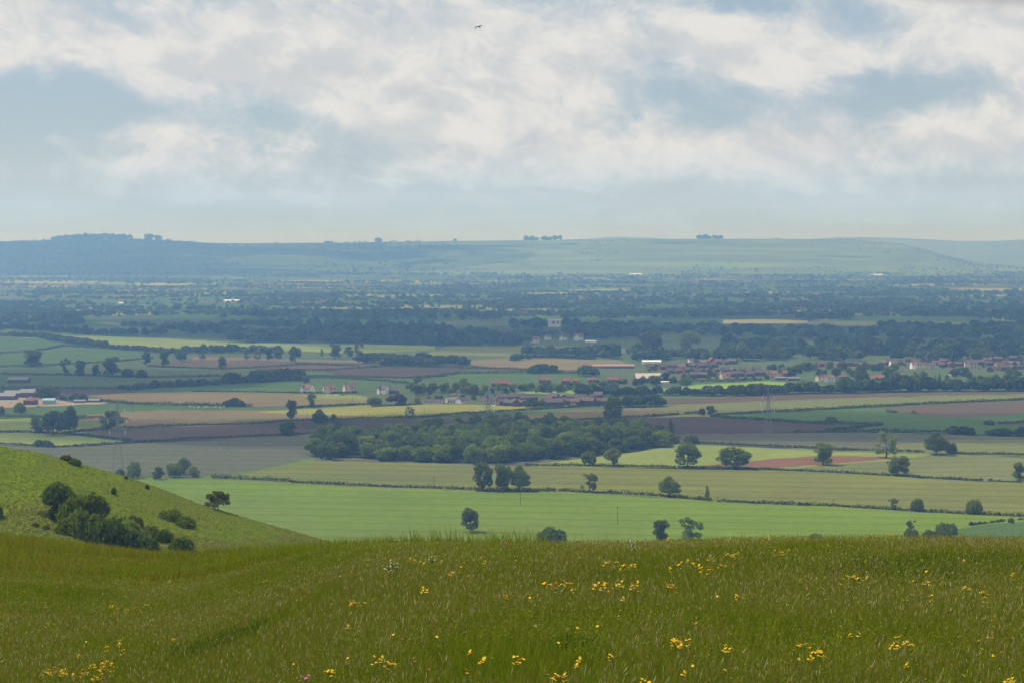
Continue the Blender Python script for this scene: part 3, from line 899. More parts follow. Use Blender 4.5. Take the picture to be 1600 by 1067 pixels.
# trees that stand alone or in the nearer hedges
T = [
    ('oak', 735, 833, 792, 32, "solitary broadleaf tree standing alone inside the bright green crop field", 'dark', dict(var=1)),
    ('bush', 861, 850, 820, 48, "domed dark bush half hidden by the meadow edge near the solitary field tree", 'dark', {}),
    ('tall', 1032, 846, 811, 30, "smaller of two dark trees rising just behind the meadow brow", 'dark', dict(var=0)),
    ('open', 1080, 846, 807, 42, "wider of two dark trees rising just behind the meadow brow", 'dark', dict(var=1)),
    ('open', 1423, 835, 812, 16, "thin young tree above a low bush at the green field's end", 'mid', {}),
    ('bush', 1425, 840, 825, 26, "low bush under the thin young tree at the green field's end", 'dark', {}),
    ('bush', 1478, 842, 813, 40, "big round dark bush at the brow beside the thin young tree", 'dark', dict(var=1)),
    ('bush', 1452, 842, 827, 26, "low scrubby bush touching the big round bush at the brow", 'dark', {}),
    ('bush', 1580, 818, 807, 11, "little round bush on the hedge line at the field corner", 'dark', {}),
    ('bush', 1275, 845, 832, 26, "flat dark bush just showing over the flowering brow", 'dark', {}),
    ('oak', 754, 768, 719, 34, "tall narrow tree, first of three by the long field hedge", 'dark', dict(var=2)),
    ('round', 786, 768, 722, 31, "middle tree of three in a row by the long field hedge", 'dark', dict(var=0)),
    ('oak', 812, 768, 725, 35, "third tree of three by the hedge, with a ragged spreading crown", 'dark', dict(var=0)),
    ('open', 921, 770, 738, 28, "sparse bare-topped tree in the long hedge beside the green field", 'dry', dict(var=2)),
    ('oak', 1046, 777, 743, 37, "rounded oak in the long hedge above the green crop", 'dark', dict(var=0)),
    ('poplar', 1105, 782, 758, 10, "slim upright sapling beside the gap in the long hedge", 'dark', {}),
    ('open', 1396, 797, 777, 17, "small pale tree in the hedge, first of three toward the corner", 'light', {}),
    ('bush', 1434, 800, 776, 23, "upright dark shrub tree in the hedge between two pale ones", 'mid', {}),
    ('bush', 1523, 804, 777, 28, "pale bushy tree in the hedge near the field corner", 'light', {}),
    ('round', 920, 728, 704, 27, "pale rounded tree by the second hedge, first of a matching pair", 'light', dict(var=0)),
    ('round', 958, 728, 699, 32, "pale rounded tree by the second hedge, taller of a matching pair", 'light', dict(var=1)),
    ('oak', 1074, 731, 690, 46, "craggy dark oak at the edge of the yellow green pasture", 'dark', dict(var=1)),
    ('oak', 1146, 733, 697, 55, "broad spreading oak at the tip of the red soil strip", 'dark', dict(var=2)),
    ('tall', 1286, 727, 690, 34, "leafy tree standing in the red soil strip", 'mid', dict(var=1)),
    ('open', 1385, 716, 673, 38, "open airy tree beyond the end of the red soil strip", 'light', dict(var=1)),
    ('oak', 1403, 743, 710, 37, "rounded tree on the second hedge below the airy tree", 'mid', dict(var=3)),
    ('oak', 1463, 711, 674, 42, "dark heavy oak at the gap of the upper hedge", 'dark', dict(var=0)),
    ('bush', 1486, 709, 690, 20, "scrubby bush pressed against the dark heavy oak", 'dry', {}),
    ('tall', 1594, 751, 721, 24, "tree cut by the picture's edge at the second hedge", 'mid', dict(var=2)),
    ('bush', 1081, 694, 677, 24, "bush at the pointed end of the copse", 'mid', {}),
    ('poplar', 1048, 676, 652, 13, "slim dark tree in the brown field behind the copse tip", 'dark', {}),
    ('round', 957, 658, 619, 33, "tall very dark tree standing behind the copse", 'dark', dict(var=2)),
    ('bush', 1097, 648, 636, 12, "left bush of two small ones on the brown field edge", 'dark', {}),
    ('round', 1110, 648, 633, 15, "right round bush of two on the brown field edge", 'dark', {}),
    ('bush', 1299, 660, 649, 22, "domed dark bush where two hedges meet beside brown soil", 'dark', {}),
    ('bush', 1246, 676, 668, 10, "tiny dark bush on the lower edge of the dark soil", 'dark', {}),
    ('bush', 1546, 664, 655, 19, "small dark bush in the wide mid green pasture", 'dark', {}),
    ('tall', 58, 677, 651, 25, "thinner tree at the side of the great clump by the farm", 'dark', dict(var=0)),
    ('oak', 84, 680, 640, 46, "biggest dark tree of the great clump near the farm yard", 'dark', dict(var=1)),
    ('round', 109, 673, 634, 28, "tall dark tree behind the great clump near the farm yard", 'dark', dict(var=2)),
    ('round', 174, 673, 640, 36, "round dark tree standing behind the lattice pylon", 'dark', dict(var=3)),
    ('oak', 449, 681, 655, 28, "dark round tree at the corner of two brown fields", 'dark', dict(var=3)),
    ('tall', 456, 657, 623, 20, "tall grey green tree right behind the dark round corner tree", 'dry', dict(var=0)),
    ('oak', 500, 667, 638, 28, "dark domed oak on the brown field before the white gabled houses", 'dark', dict(var=0)),
    ('round', 521, 661, 646, 13, "small tree touching the dark domed oak", 'dark', {}),
    ('round', 533, 676, 655, 22, "dark tree close to the end of the copse", 'dark', dict(var=0)),
    ('open', 640, 654, 635, 17, "lone ragged tree at the edge of the yellow meadow", 'dark', dict(var=1)),
    ('tall', 487, 636, 613, 16, "pale bushy tree below the pink roofed houses", 'light', {}),
    ('round', 620, 633, 615, 38, "wide purple leaved tree beside the gabled cottage", 'purple', dict(var=1)),
    ('bush', 585, 632, 619, 26, "dark bush next to the wide purple tree", 'dark', {}),
    ('bush', 652, 628, 617, 12, "golden yellow bush among the bungalows", 'gold', {}),
    ('bush', 709, 622, 613, 14, "second golden bush behind the bungalow roofs", 'gold', {}),
    ('bush', 895, 635, 628, 11, "golden bush in front of the brown terraces", 'gold', {}),
    ('tall', 50, 573, 546, 32, "wide dark tree on the green slope of the far side", 'blue', dict(var=1)),
    ('open', 103, 587, 558, 16, "grey thin tree, first of four on the sloping pasture", 'dry', {}),
    ('tall', 125, 587, 562, 18, "second dark tree of four on the sloping pasture", 'blue', {}),
    ('tall', 150, 588, 569, 14, "smallest dark tree of four on the sloping pasture", 'blue', {}),
    ('tall', 175, 589, 557, 28, "largest dark tree of four on the sloping pasture", 'blue', {}),
    ('bush', 200, 589, 574, 20, "low round bush beside the four pasture trees", 'blue', {}),
    ('bush', 221, 590, 576, 20, "wide low bush at the end of the pasture tree row", 'blue', {}),
    ('tall', 227, 570, 549, 18, "dark tree by the brown strip below the yellow slope", 'blue', {}),
    ('tall', 255, 573, 547, 19, "taller dark tree by the brown strip below the yellow slope", 'blue', {}),
    ('round', 283, 565, 544, 21, "rounded tree on the belt under the yellow slope", 'blue', {}),
    ('tall', 347, 577, 556, 15, "dark tree by the hedge between brown and green fields", 'blue', {}),
    ('round', 461, 567, 540, 23, "bold round tree among brown fields below the long wood", 'blue', dict(var=1)),
    ('tall', 523, 561, 537, 21, "dark tree in the yellow green strip below the long wood", 'blue', {}),
    ('open', 561, 558, 532, 17, "tall pale tree at the strip below the long wood", 'dry', {}),
    ('round', 545, 558, 541, 16, "short round tree beside the tall pale tree", 'blue', {}),
    ('open', 386, 563, 545, 13, "thin tree at the start of a loose row by the brown strip", 'blue', {}),
    ('open', 402, 564, 545, 14, "second thin tree of the loose row by the brown strip", 'dry', {}),
    ('tall', 419, 563, 543, 16, "fuller tree of the loose row by the brown strip", 'blue', {}),
    ('round', 434, 561, 547, 14, "low round tree ending the loose row by the brown strip", 'blue', {}),
    ('poplar', 503, 557, 544, 6, "slim young tree in the strip below the long wood", 'blue', {}),
    ('open', 316, 563, 546, 14, "scraggy tree beside the rounded belt tree", 'blue', {}),
    ('round', 478, 600, 585, 14, "round tree at the top of the lumpy hedge", 'dry', {}),
    ('round', 652, 601, 585, 14, "pale round tree at the corner of the rich green field", 'light', {}),
    ('round', 725, 610, 590, 20, "big pale willow against the rich green field", 'light', {}),
    ('bush', 31, 645, 626, 20, "dark bush in the pasture in front of the farm yard", 'dark', {}),
    ('bush', 2, 647, 633, 12, "dark bush at the picture's edge in front of the farm", 'dark', {}),
    ('bush', 188, 745, 731, 17, "dark bush at the foot of the lattice pylon", 'dark', {}),
    ('round', 209, 748, 720, 25, "pale willow-like tree behind the spur, beside the pylon foot", 'light', dict(var=2)),
    ('round', 247, 750, 728, 19, "greyish tree between the pale tree and the shrub clump", 'dry', {}),
    ('round', 273, 747, 723, 28, "dark side tree of the shrub clump at the green field corner", 'mid', {}),
    ('round', 287, 742, 713, 24, "pale top tree of the shrub clump at the green field corner", 'light', {}),
    ('round', 303, 747, 727, 21, "outer pale tree of the shrub clump at the green field corner", 'light', {}),
    ('round', 1018, 548, 516, 40, "great pale domed tree above the town roofs", 'dry', dict(var=0)),
    ('round', 1078, 548, 516, 40, "second great pale domed tree above the town roofs", 'light', dict(var=1)),
    ('round', 1138, 548, 520, 27, "dark domed tree to the side of the two great pale ones", 'blue', {}),
    ('round', 1174, 548, 527, 24, "dark domed tree above the brown town roofs", 'blue', {}),
    ('oak', 1490, 563, 533, 40, "great dark domed tree rising over the white gables of the town", 'blue', dict(var=2)),
    ('round', 1387, 610, 590, 26, "dark round tree in the belt below the town", 'blue', {}),
    ('round', 1347, 610, 578, 24, "tallest dark tree in the belt below the town", 'blue', {}),
]
for kind, px, b, t, w, lab, hue, kw in T:
    vtree(kind, px, b, t, w, lab, hue, **kw)

# bushes and the hawthorn on the spur
def strees(kind, px, row, top, w, lab, hue, sink=.4, **k):
    p = spur_at(px, row)[0]; mpp = p[1] / F
    p[2] -= sink
    return tree(kind, p, (row - top) * mpp + sink, w * mpp, lab, hue, **k)


strees('thorn', 341, 796, 765, 42, "wind shaped hawthorn standing alone on the spur", 'rust', .1, var=0)
strees('round', 90, 809, 748, 61, "tallest dark yew of the thicket on the spur", 'dark', 1.2, name='yew_tree', var=1)
strees('bush', 108, 818, 773, 54, "dark bush directly below the tallest yew", 'dark', 1.2)
strees('round', 132, 822, 766, 61, "rounded bush with lighter top next to the tallest yew", 'mid', 1.5, name='bush', cat='bush')
strees('round', 159, 820, 772, 31, "narrow dark bush at the thicket's upper corner", 'dark', 1.0, name='bush', cat='bush')
strees('bush', 150, 836, 798, 73, "wide dark bush in the thicket's middle", 'dark', 1.5)
strees('bush', 178, 844, 810, 75, "wide bluish green bush in the lower thicket", 'blue', 1.5)
strees('bush', 205, 851, 820, 68, "bluish green bush near the thicket's lower end", 'blue', 1.5)
strees('bush', 226, 856, 832, 48, "small bush tapering out at the thicket's lower end", 'blue', 1.2)
strees('bush', 120, 832, 790, 62, "dark shaggy bush low at the thicket's near side", 'dark', 2.0)
strees('bush', 168, 848, 806, 70, "broad ivy green bush along the thicket's bottom edge", 'blue', 2.0)
strees('bush', 196, 838, 806, 60, "soft green bush on the thicket's upper slope", 'mid', 2.0)
strees('bush', 209, 820, 802, 30, "brownish scrub bush on the thicket's uphill side", 'rust', .8)
strees('bush', 235, 838, 818, 36, "brownish scrub bush between thicket and dark bushes", 'rust', .8)
strees('bush', 256, 843, 823, 34, "small dark bush above the lowest round bush", 'dark', .8)
strees('bush', 284, 858, 834, 40, "lowest round dark bush at the gully end of the spur", 'dark', 1.0)
strees('bush', 266, 812, 792, 42, "upper half of a low oval dark bush on open turf", 'dark', .8)
strees('bush', 289, 822, 803, 36, "lower half of a low oval dark bush on open turf", 'dark', .8)
strees('bush', 178, 771, 759, 9, "little dark thorn bush on the open upper turf", 'dark', .2)
strees('bush', 230, 764, 755, 7, "tiny dark thorn bush near the skyline of the spur", 'dark', .2)
strees('bush', 197, 748, 742, 8, "tiny bush sitting right on the spur's skyline", 'dark', .1)
strees('bush', 104, 719, 709, 20, "upper bush on the spur's skyline", 'rust', .3)
strees('bush', 117, 726, 714, 22, "darker lower bush on the spur's skyline", 'dark', .3)
strees('bush', 56, 823, 815, 14, "tiny dark bush in the hollow below the yew", 'dark', .3)
strees('bush', 72, 826, 818, 14, "tiny pale bush in the hollow below the yew", 'mid', .3)
strees('bush', -4, 808, 785, 18, "dark bush cut by the picture's edge on the spur", 'dark', .5)
strees('bush', 70, 806, 795, 30, "low scrub patch uphill of the yew", 'mid', .5)

# ------------------------------------------------------------------ the copse
def inside(poly, x, y):
    poly = np.asarray(poly, float); c = np.zeros(len(x), bool); j = len(poly) - 1
    for i in range(len(poly)):
        xi, yi = poly[i]; xj, yj = poly[j]
        c ^= ((yi > y) != (yj > y)) & (x < (xj - xi) * (y - yi) / (yj - yi + 1e-12) + xi)
        j = i
    return c


COPSE = [(486, 716), (510, 719), (560, 715), (592, 719), (640, 721), (700, 723), (770, 723), (850, 718), (920, 711), (985, 706), (1040, 699), (1052, 692), (1030, 684), (960, 680), (900, 678), (820, 676), (700, 684), (600, 690), (530, 694), (496, 700)]
cpoly = np.array([gp(a, b)[:2] for a, b in COPSE])
rng = np.random.default_rng(21)
pts = []
lo, hi = cpoly.min(0), cpoly.max(0)
for _ in range(9000):
    q = lo + (hi - lo) * rng.random(2)
    if inside(cpoly, q[:1], q[1:])[0] and all((q[0] - r[0]) ** 2 + (q[1] - r[1]) ** 2 > 12.6 ** 2 for r in pts):
        pts.append(q)
pts = np.array(pts)
front = np.array([np.interp(proj(q[0], q[1], 0)[0], [486, 510, 560, 592, 700, 770, 850, 920, 985, 1040, 1055], [716, 719, 715, 719, 723, 723, 718, 711, 706, 699, 692]) for q in pts])
prow = np.array([proj(q[0], q[1], 0)[1] for q in pts])
for q, fr, pr in zip(pts, front, prow):
    px = proj(q[0], q[1], 0)[0]
    edge = fr - pr < 5
    h = rng.uniform(15, 22) * (.82 if edge else 1.0)
    if 560 < px < 605: h *= .72
    if px > 1015: h *= .68
    w = rng.uniform(15, 19.5)
    hue = rng.choice(['dark', 'mid', 'mid', 'dark', 'light']) if px < 980 else rng.choice(['mid', 'light'])
    kind = rng.choice(['round', 'oak', 'round'])
    if edge:
        lab = "broadleaf tree on the open edge of the long copse, foliage down to the ground"
        kind = 'round'
    else:
        lab = "crowded dark tree in the middle of the long copse, only its top showing"
    tree(kind, (q[0], q[1], -1.5 if kind == 'round' else -2.5), h, w, lab, hue, name='woodland_tree', group="trees of the copse edge" if edge else "trees inside the copse")
NCOPSE = len(pts)

# ------------------------------------------------------------------ hedges
def lowtree_cards(P, Hh, W, per, rng):
    """many simple crowns: P ground points (n,3), heights, widths"""
    n = len(P)
    d = rng.normal(size=(n, per, 3)); d /= np.linalg.norm(d, axis=2)[..., None]; d[..., 2] = np.abs(d[..., 2]) * 1.15 - .25
    lump = 1 + .22 * rng.normal(size=(n, per, 1))
    Q = P[:, None, :] + np.stack([d[..., 0] * W[:, None] / 2, d[..., 1] * W[:, None] / 2, Hh[:, None] * (.46 + .5 * d[..., 2])], -1) * np.concatenate([lump, lump, lump * .2 + .8], 2)
    s = np.repeat(np.sqrt(W * Hh) * .17, per)
    V, q = cards(Q.reshape(-1, 3), d.reshape(-1, 3), s, rng, .5)
    return V, q


def huecol(n, base, spread=.38):
    b = np.array(base)[None, :]; j = RNG.uniform(1 - spread, 1 + spread, (n, 1)); k = RNG.uniform(-.2, .2, (n, 1))
    return b * j * (1 + np.concatenate([k, k * 0, -k], 1))


def hedge(pxrows, h, label, wid=2.0, hue=(.034, .055, .018), gaps=0.0, name='hedge', per=5.0, csize=.55, seed=0, lumpy=.5):
    rng = np.random.default_rng(seed + 1000)
    if h < 5: h *= 1.25; per = 11.0; csize = .62; lumpy *= .8
    P = np.array([gp(a, b)[:2] for a, b in pxrows])
    seg = np.linalg.norm(np.diff(P, axis=0), axis=1); s = np.concatenate([[0], np.cumsum(seg)])
    Ltot = s[-1]
    if h >= 5:
        n = max(4, int(Ltot * wid / (h * h * .30)))
        t = rng.uniform(0, Ltot, n); off = rng.uniform(-.5, .5, n) * max(wid - h * .6, .5)
        keep = fbm(t / 25.0, t * 0 + 5 + seed, 8, 3) > gaps; t, off = t[keep], off[keep]; n = len(t)
        di = np.clip(np.searchsorted(s, t) - 1, 0, len(seg) - 1); d = np.diff(P, axis=0) / seg[:, None]
        G = np.stack([np.interp(t, s, P[:, 0]) - d[di, 1] * off, np.interp(t, s, P[:, 1]) + d[di, 0] * off, 0 * t], -1)
        hh = h * rng.uniform(1 - .8 * lumpy, 1 + .55 * lumpy, n) * (.7 + .6 * fbm(t / 60., t * 0 + seed, 2, 2))
        V, q = lowtree_cards(G, hh, hh * rng.uniform(.8, 1.3, n), 150, rng)
        C = huecol(n, hue, .3)
        o = obj(name, mesh_np(name, V, q, mat=TINT, colors=np.repeat(C, 600, 0)))
        tag(o, label, 'hedge')
        return o
    n = int(Ltot * per)
    t = rng.uniform(0, Ltot, n)
    x = np.interp(t, s, P[:, 0]); y = np.interp(t, s, P[:, 1])
    hh = h * (1 - lumpy + 2 * lumpy * fbm(t / 9.0, t * 0 + seed, 3 + seed, 4))
    if lumpy > .55: hh *= .6 + .9 * fbm(t / 30., t * 0 + seed * 3, 9, 2)
    keep = fbm(t / 14.0, t * 0 + 5 + seed, 8, 3) > gaps
    x, y, hh = x[keep], y[keep], hh[keep]; n = len(x)
    a = rng.uniform(0, pi, n)
    r = np.sqrt(rng.uniform(.3, 1, n))
    ww = wid * .5 * (.7 + .3 * hh / h)
    ox = np.cos(a) * r * ww * rng.choice([-1, 1], n); oy = np.cos(a) * r * ww
    z = np.sin(a) * r * hh * rng.uniform(.55, 1, n) + .15
    # across the hedge, not along it
    di = np.clip(np.searchsorted(s, t[keep]) - 1, 0, len(seg) - 1)
    d = np.diff(P, axis=0) / seg[:, None]; nx, ny = -d[di, 1], d[di, 0]
    Q = np.stack([x + nx * oy, y + ny * oy, z], -1)
    N = np.stack([nx * oy / ww, ny * oy / ww, z / hh + .15], -1)
    V, q = cards(Q, N, csize, rng)
    o = obj(name, mesh_np(name, V, q, mat=LEAF))
    o.color = (*hue, 1)
    tag(o, label, 'hedge')
    return o


DK, BL, MD = (.07, .098, .022), (.07, .10, .03), (.06, .09, .025)
HEDGES = [
    ([(330, 748), (400, 751), (455, 754)], 3.4, "taller start of the long hedge above the bright green crop", 3.0, DK, 0, {}),
    ([(455, 755), (500, 757), (600, 762), (672, 764), (742, 767), (830, 768), (868, 767)], 2.3, "long hedge between olive wheat and bright green crop, three trees in it", 2.4, DK, 0, {}),
    ([(742, 769), (780, 770), (830, 770), (868, 769)], 3.0, "thicker hedge stretch at the foot of the three tall trees", 3.5, DK, 0, {}),
    ([(872, 768), (920, 771), (1000, 774), (1050, 778), (1112, 784)], 2.3, "hedge from the sparse tree past the rounded oak to the gap", 2.4, DK, 0, {}),
    ([(1120, 785), (1200, 788), (1300, 792), (1400, 798), (1500, 804), (1562, 807), (1660, 812)], 2.4, "hedge from the gap down to the field corner", 2.4, DK, 0, {}),
    ([(1500, 824), (1560, 817), (1600, 813), (1660, 809)], 1.7, "low hedge closing the green crop at its far end", 2, DK, .35, {}),
    ([(820, 728), (920, 729), (1000, 730), (1100, 733), (1200, 735), (1300, 739), (1400, 745), (1500, 751), (1536, 752)], 2.2, "second long hedge, under the broad oak and the red soil", 2.4, DK, 0, {}),
    ([(1543, 753), (1600, 755), (1660, 757)], 1.8, "last piece of the second long hedge beyond its gap", 2.2, DK, 0, {}),
    ([(1090, 693), (1200, 698), (1300, 703), (1400, 706), (1444, 708)], 2.3, "upper hedge from the copse tip to the dark heavy oak", 2.4, DK, 0, {}),
    ([(1490, 710), (1600, 712), (1660, 714)], 2.2, "upper hedge beyond the dark heavy oak", 2.4, DK, 0, {}),
    ([(-60, 691), (10, 694), (85, 699), (130, 697), (200, 692), (300, 686), (400, 682), (450, 680), (520, 674)], 1.9, "thin hedge between the grey crop and the dark brown field", 2.2, DK, .1, {}),
    ([(-40, 675), (60, 676), (110, 679), (150, 683), (205, 689)], 1.9, "hedge under the great tree clump by the farm", 2.4, DK, 0, {}),
    ([(50, 697), (60, 697), (70, 697), (82, 698)], 5.0, "short knot of shrubs on the thin hedge near the spur", 3.0, DK, .2, {}),
    ([(100, 677), (156, 671), (200, 669), (300, 665), (400, 663), (450, 659), (540, 656), (640, 653), (700, 649), (800, 642), (860, 638), (940, 634)], 2.4, "long hedge between brown soil and the yellow meadow", 2.6, DK, .05, {}),
    ([(110, 656), (150, 653), (200, 656)], 2.6, "hedge piece beside the round tree behind the pylon", 3.0, DK, .1, {}),
    ([(-40, 652), (30, 651), (100, 654)], 2.6, "hedge in front of the farm pasture", 2.6, DK, 0, {}),
    ([(156, 627), (200, 631), (250, 633), (350, 634), (394, 635)], 3.4, "scrubby hedge behind the white sheep", 4, DK, .05, {}),
    ([(352, 635), (366, 634), (378, 635)], 7, "tall lump of shrubs at the end of the sheep hedge", 8, DK, 0, {}),
    ([(95, 626), (115, 625), (137, 627)], 7, "dark shrub belt next to the farm yard", 8, BL, 0, {}),
    ([(62, 622), (75, 622), (86, 624)], 9, "tall shrubs behind the blue green shed", 8, DK, 0, {}),
    ([(-40, 608), (60, 607), (180, 608), (215, 609)], 3, "hedge above the dark soil behind the farm", 4, BL, 0, {}),
    ([(185, 610), (215, 609), (260, 606), (330, 602), (420, 597), (475, 594)], 6.5, "tall lumpy hedge climbing between green fields", 7, BL, 0, dict(lumpy=.65)),
    ([(350, 598), (400, 595), (440, 594), (475, 592)], 9, "tree like tall hedge at the upper end of the lumpy hedge", 10, BL, 0, dict(lumpy=.65)),
    ([(300, 612), (400, 613), (480, 615), (560, 614)], 1.8, "thin hedge under the green field by the white gabled houses", 2.4, DK, .2, {}),
    ([(470, 590), (540, 592), (600, 596), (640, 600)], 3, "hedge over the roofs of the white gabled houses", 4, BL, .1, {}),
    ([(-60, 585), (100, 586), (240, 590), (345, 588)], 2.6, "hedge under the four pasture trees", 3, BL, .05, {}),
    ([(-60, 575), (60, 572), (160, 567), (240, 560)], 2.6, "hedge between two sloping green pastures", 3, BL, .05, {}),
    ([(-60, 555), (50, 550), (100, 541), (165, 545)], 3.0, "upper hedge of the sloping green pastures", 4, BL, 0, {}),
    ([(-60, 525), (0, 526), (60, 528), (100, 535), (165, 543)], 7, "bushy belt above the sloping green pastures", 8, BL, .2, dict(lumpy=.65)),
    ([(170, 545), (215, 548), (265, 553)], 7, "bushy belt under the start of the yellow slope", 8, BL, .12, dict(lumpy=.65)),
    ([(265, 552), (330, 552), (400, 552), (440, 553)], 8, "bushy belt under the end of the yellow slope", 9, BL, .1, dict(lumpy=.65)),
    ([(230, 573), (340, 577), (400, 575), (480, 570), (560, 572)], 2.6, "hedge below the brown strip on the far slope", 3, BL, .05, {}),
    ([(400, 580), (510, 579), (600, 573), (640, 571)], 2.8, "hedge over the dark soil before the mid vale clump", 3.5, BL, 0, {}),
    ([(440, 587), (540, 589), (640, 591), (700, 588)], 2.4, "hedge under the dark soil before the mid vale clump", 3, BL, .1, {}),
    ([(610, 573), (700, 575), (800, 577), (880, 581)], 2.8, "hedge from the mid vale clump toward the tan field", 3.5, BL, .05, {}),
    ([(655, 592), (720, 584), (800, 583), (905, 584)], 3.4, "hedge along the top of the rich green field", 4, BL, 0, {}),
    ([(830, 584), (850, 583), (872, 584)], 10, "clipped tall hedge, shorter of two on the rich green field", 6, BL, 0, dict(lumpy=.25)),
    ([(900, 587), (920, 588), (938, 590)], 11, "clipped tall hedge, longer of two on the rich green field", 6, BL, 0, dict(lumpy=.25)),
    ([(565, 568), (590, 566), (640, 568), (690, 570)], 12, "dense clump of trees in the middle of the brown fields", 16, BL, 0, dict(lumpy=.65, per=14)),
    ([(590, 572), (630, 571), (680, 573)], 8, "lower shrubs in front of the dense mid vale clump", 12, BL, 0, dict(lumpy=.5, per=10)),
    ([(682, 571), (700, 570), (735, 571)], 9, "separate end of the dense mid vale clump", 12, BL, 0, dict(lumpy=.6, per=12)),
    ([(800, 560), (860, 560), (930, 562)], 6, "dark even hedge over the tan field", 6, BL, 0, dict(lumpy=.3, per=8)),
    ([(905, 619), (960, 618), (1040, 617), (1110, 618), (1185, 618)], 9, "dense shrub belt under the lime paddock", 12, BL, 0, dict(lumpy=.65, per=14)),
    ([(1170, 617), (1210, 616), (1250, 614), (1330, 614)], 9, "dense shrub belt between lime paddock end and brown field", 12, BL, 0, dict(lumpy=.65, per=14)),
    ([(1320, 614), (1400, 612), (1500, 611), (1660, 610)], 11, "long shrub belt below the white gabled town", 14, BL, 0, dict(lumpy=.7, per=16)),
    ([(975, 636), (1000, 635), (1036, 635)], 10, "dark oblong thicket behind the very dark tall tree", 14, BL, 0, dict(lumpy=.4, per=16)),
    ([(822, 637), (840, 637), (852, 637)], 9, "dark clipped conifers in front of the terraces", 7, BL, 0, dict(lumpy=.6, per=14)),
    ([(1110, 650), (1200, 644), (1300, 639), (1400, 634), (1450, 631), (1500, 629), (1660, 622)], 2.6, "hedge between the olive field and mid green pasture", 3, BL, .05, {}),
    ([(1110, 651), (1200, 657), (1265, 661), (1325, 662), (1380, 664)], 2.4, "hedge along the top of the dark purple soil", 3, BL, .05, {}),
    ([(1380, 664), (1340, 668), (1290, 673)], 2.4, "short slanting hedge at the tip of the dark purple soil", 3, BL, .05, {}),
    ([(1290, 674), (1400, 675), (1480, 676), (1560, 679), (1660, 683)], 3.0, "patchy hedge below the mid green pasture", 3.4, BL, .2, dict(lumpy=.65)),
    ([(1484, 678), (1500, 678), (1520, 679)], 6, "row of dark shrubs on the patchy hedge", 6, BL, .1, {}),
    ([(1545, 681), (1570, 681), (1600, 682)], 6.5, "rounder dark shrubs at the end of the patchy hedge", 7, BL, .1, {}),
    ([(900, 656), (1000, 652), (1080, 646), (1120, 644)], 2.2, "thin hedge between tan field and dark soil", 2.6, BL, .2, {}),
    ([(1560, 663), (1600, 660), (1660, 656)], 2.4, "short hedge at the edge beside the pasture bush", 3, BL, .1, {}),
    ([(1385, 644), (1393, 645), (1402, 646)], 2.6, "short scrap of hedge in the pasture, first of two", 3, BL, 0, {}),
    ([(1424, 646), (1430, 646), (1434, 646)], 2.8, "short scrap of hedge in the pasture, second of two", 3, BL, 0, {}),
    ([(580, 636), (660, 632)], 2.0, "low hedge before the purple tree", 3, DK, .1, {}),
    ([(455, 638), (480, 636), (570, 632)], 1.8, "low hedge between tan strip and yellow meadow", 2.4, DK, .15, {}),
    ([(1000, 598), (1060, 597), (1120, 596), (1190, 594)], 3, "dark hedge over the lime paddock", 3.5, BL, 0, {}),
]
for i, (pr, h, lab, wid, hue, gaps, kw) in enumerate(HEDGES):
    k = dict(kw); tall = h >= 5
    if tall: k.setdefault('csize', 1.0); k.setdefault('per', 10)
    hedge(pr, h, lab, wid, hue, gaps, seed=i, name='tall_hedge' if tall else 'hedge', **k)
#@@PART3
# ------------------------------------------------------------------ houses
def gable(mb, L, W, h, rh, x0=0.0, y0=0.0):
    """walls of a gabled block, ridge along X"""
    a, b = L / 2, W / 2
    v = [(x0 - a, y0 - b, -.3), (x0 + a, y0 - b, -.3), (x0 + a, y0 + b, -.3), (x0 - a, y0 + b, -.3), (x0 - a, y0 - b, h), (x0 + a, y0 - b, h), (x0 + a, y0 + b, h), (x0 - a, y0 + b, h), (x0 - a, y0, h + rh), (x0 + a, y0, h + rh)]
    return mb.add(v, [(0, 1, 5, 4), (2, 3, 7, 6), (1, 2, 6, 9, 5), (3, 0, 4, 8, 7)])


def gable_roof(mb, L, W, h, rh, o=.35, th=.18, x0=0.0, y0=0.0):
    a, b = L / 2 + o, W / 2 + o
    e = h - rh * o / (W / 2) + .05; r = h + rh + .05
    for s in (-1, 1):
        v = [(x0 - a, y0 + s * b, e), (x0 + a, y0 + s * b, e), (x0 + a, y0, r), (x0 - a, y0, r)]
        v += [(p[0], p[1], p[2] + th) for p in v]
        mb.add(v, [(0, 1, 2, 3), (7, 6, 5, 4), (0, 4, 5, 1), (1, 5, 6, 2), (3, 7, 4, 0)])
    return mb


def hip_roof(mb, L, W, h, rh, o=.4):
    a, b = L / 2 + o, W / 2 + o; q = max(.5, a - b * .9)
    return mb.add([(-a, -b, h), (a, -b, h), (a, b, h), (-a, b, h), (-q, 0, h + rh), (q, 0, h + rh), (-a, -b, h - .15), (a, -b, h - .15), (a, b, h - .15), (-a, b, h - .15)],
                  [(0, 1, 5, 4), (2, 3, 4, 5), (1, 2, 5), (3, 0, 4), (6, 9, 8, 7), (0, 6, 7, 1), (1, 7, 8, 2), (2, 8, 9, 3), (3, 9, 6, 0)])


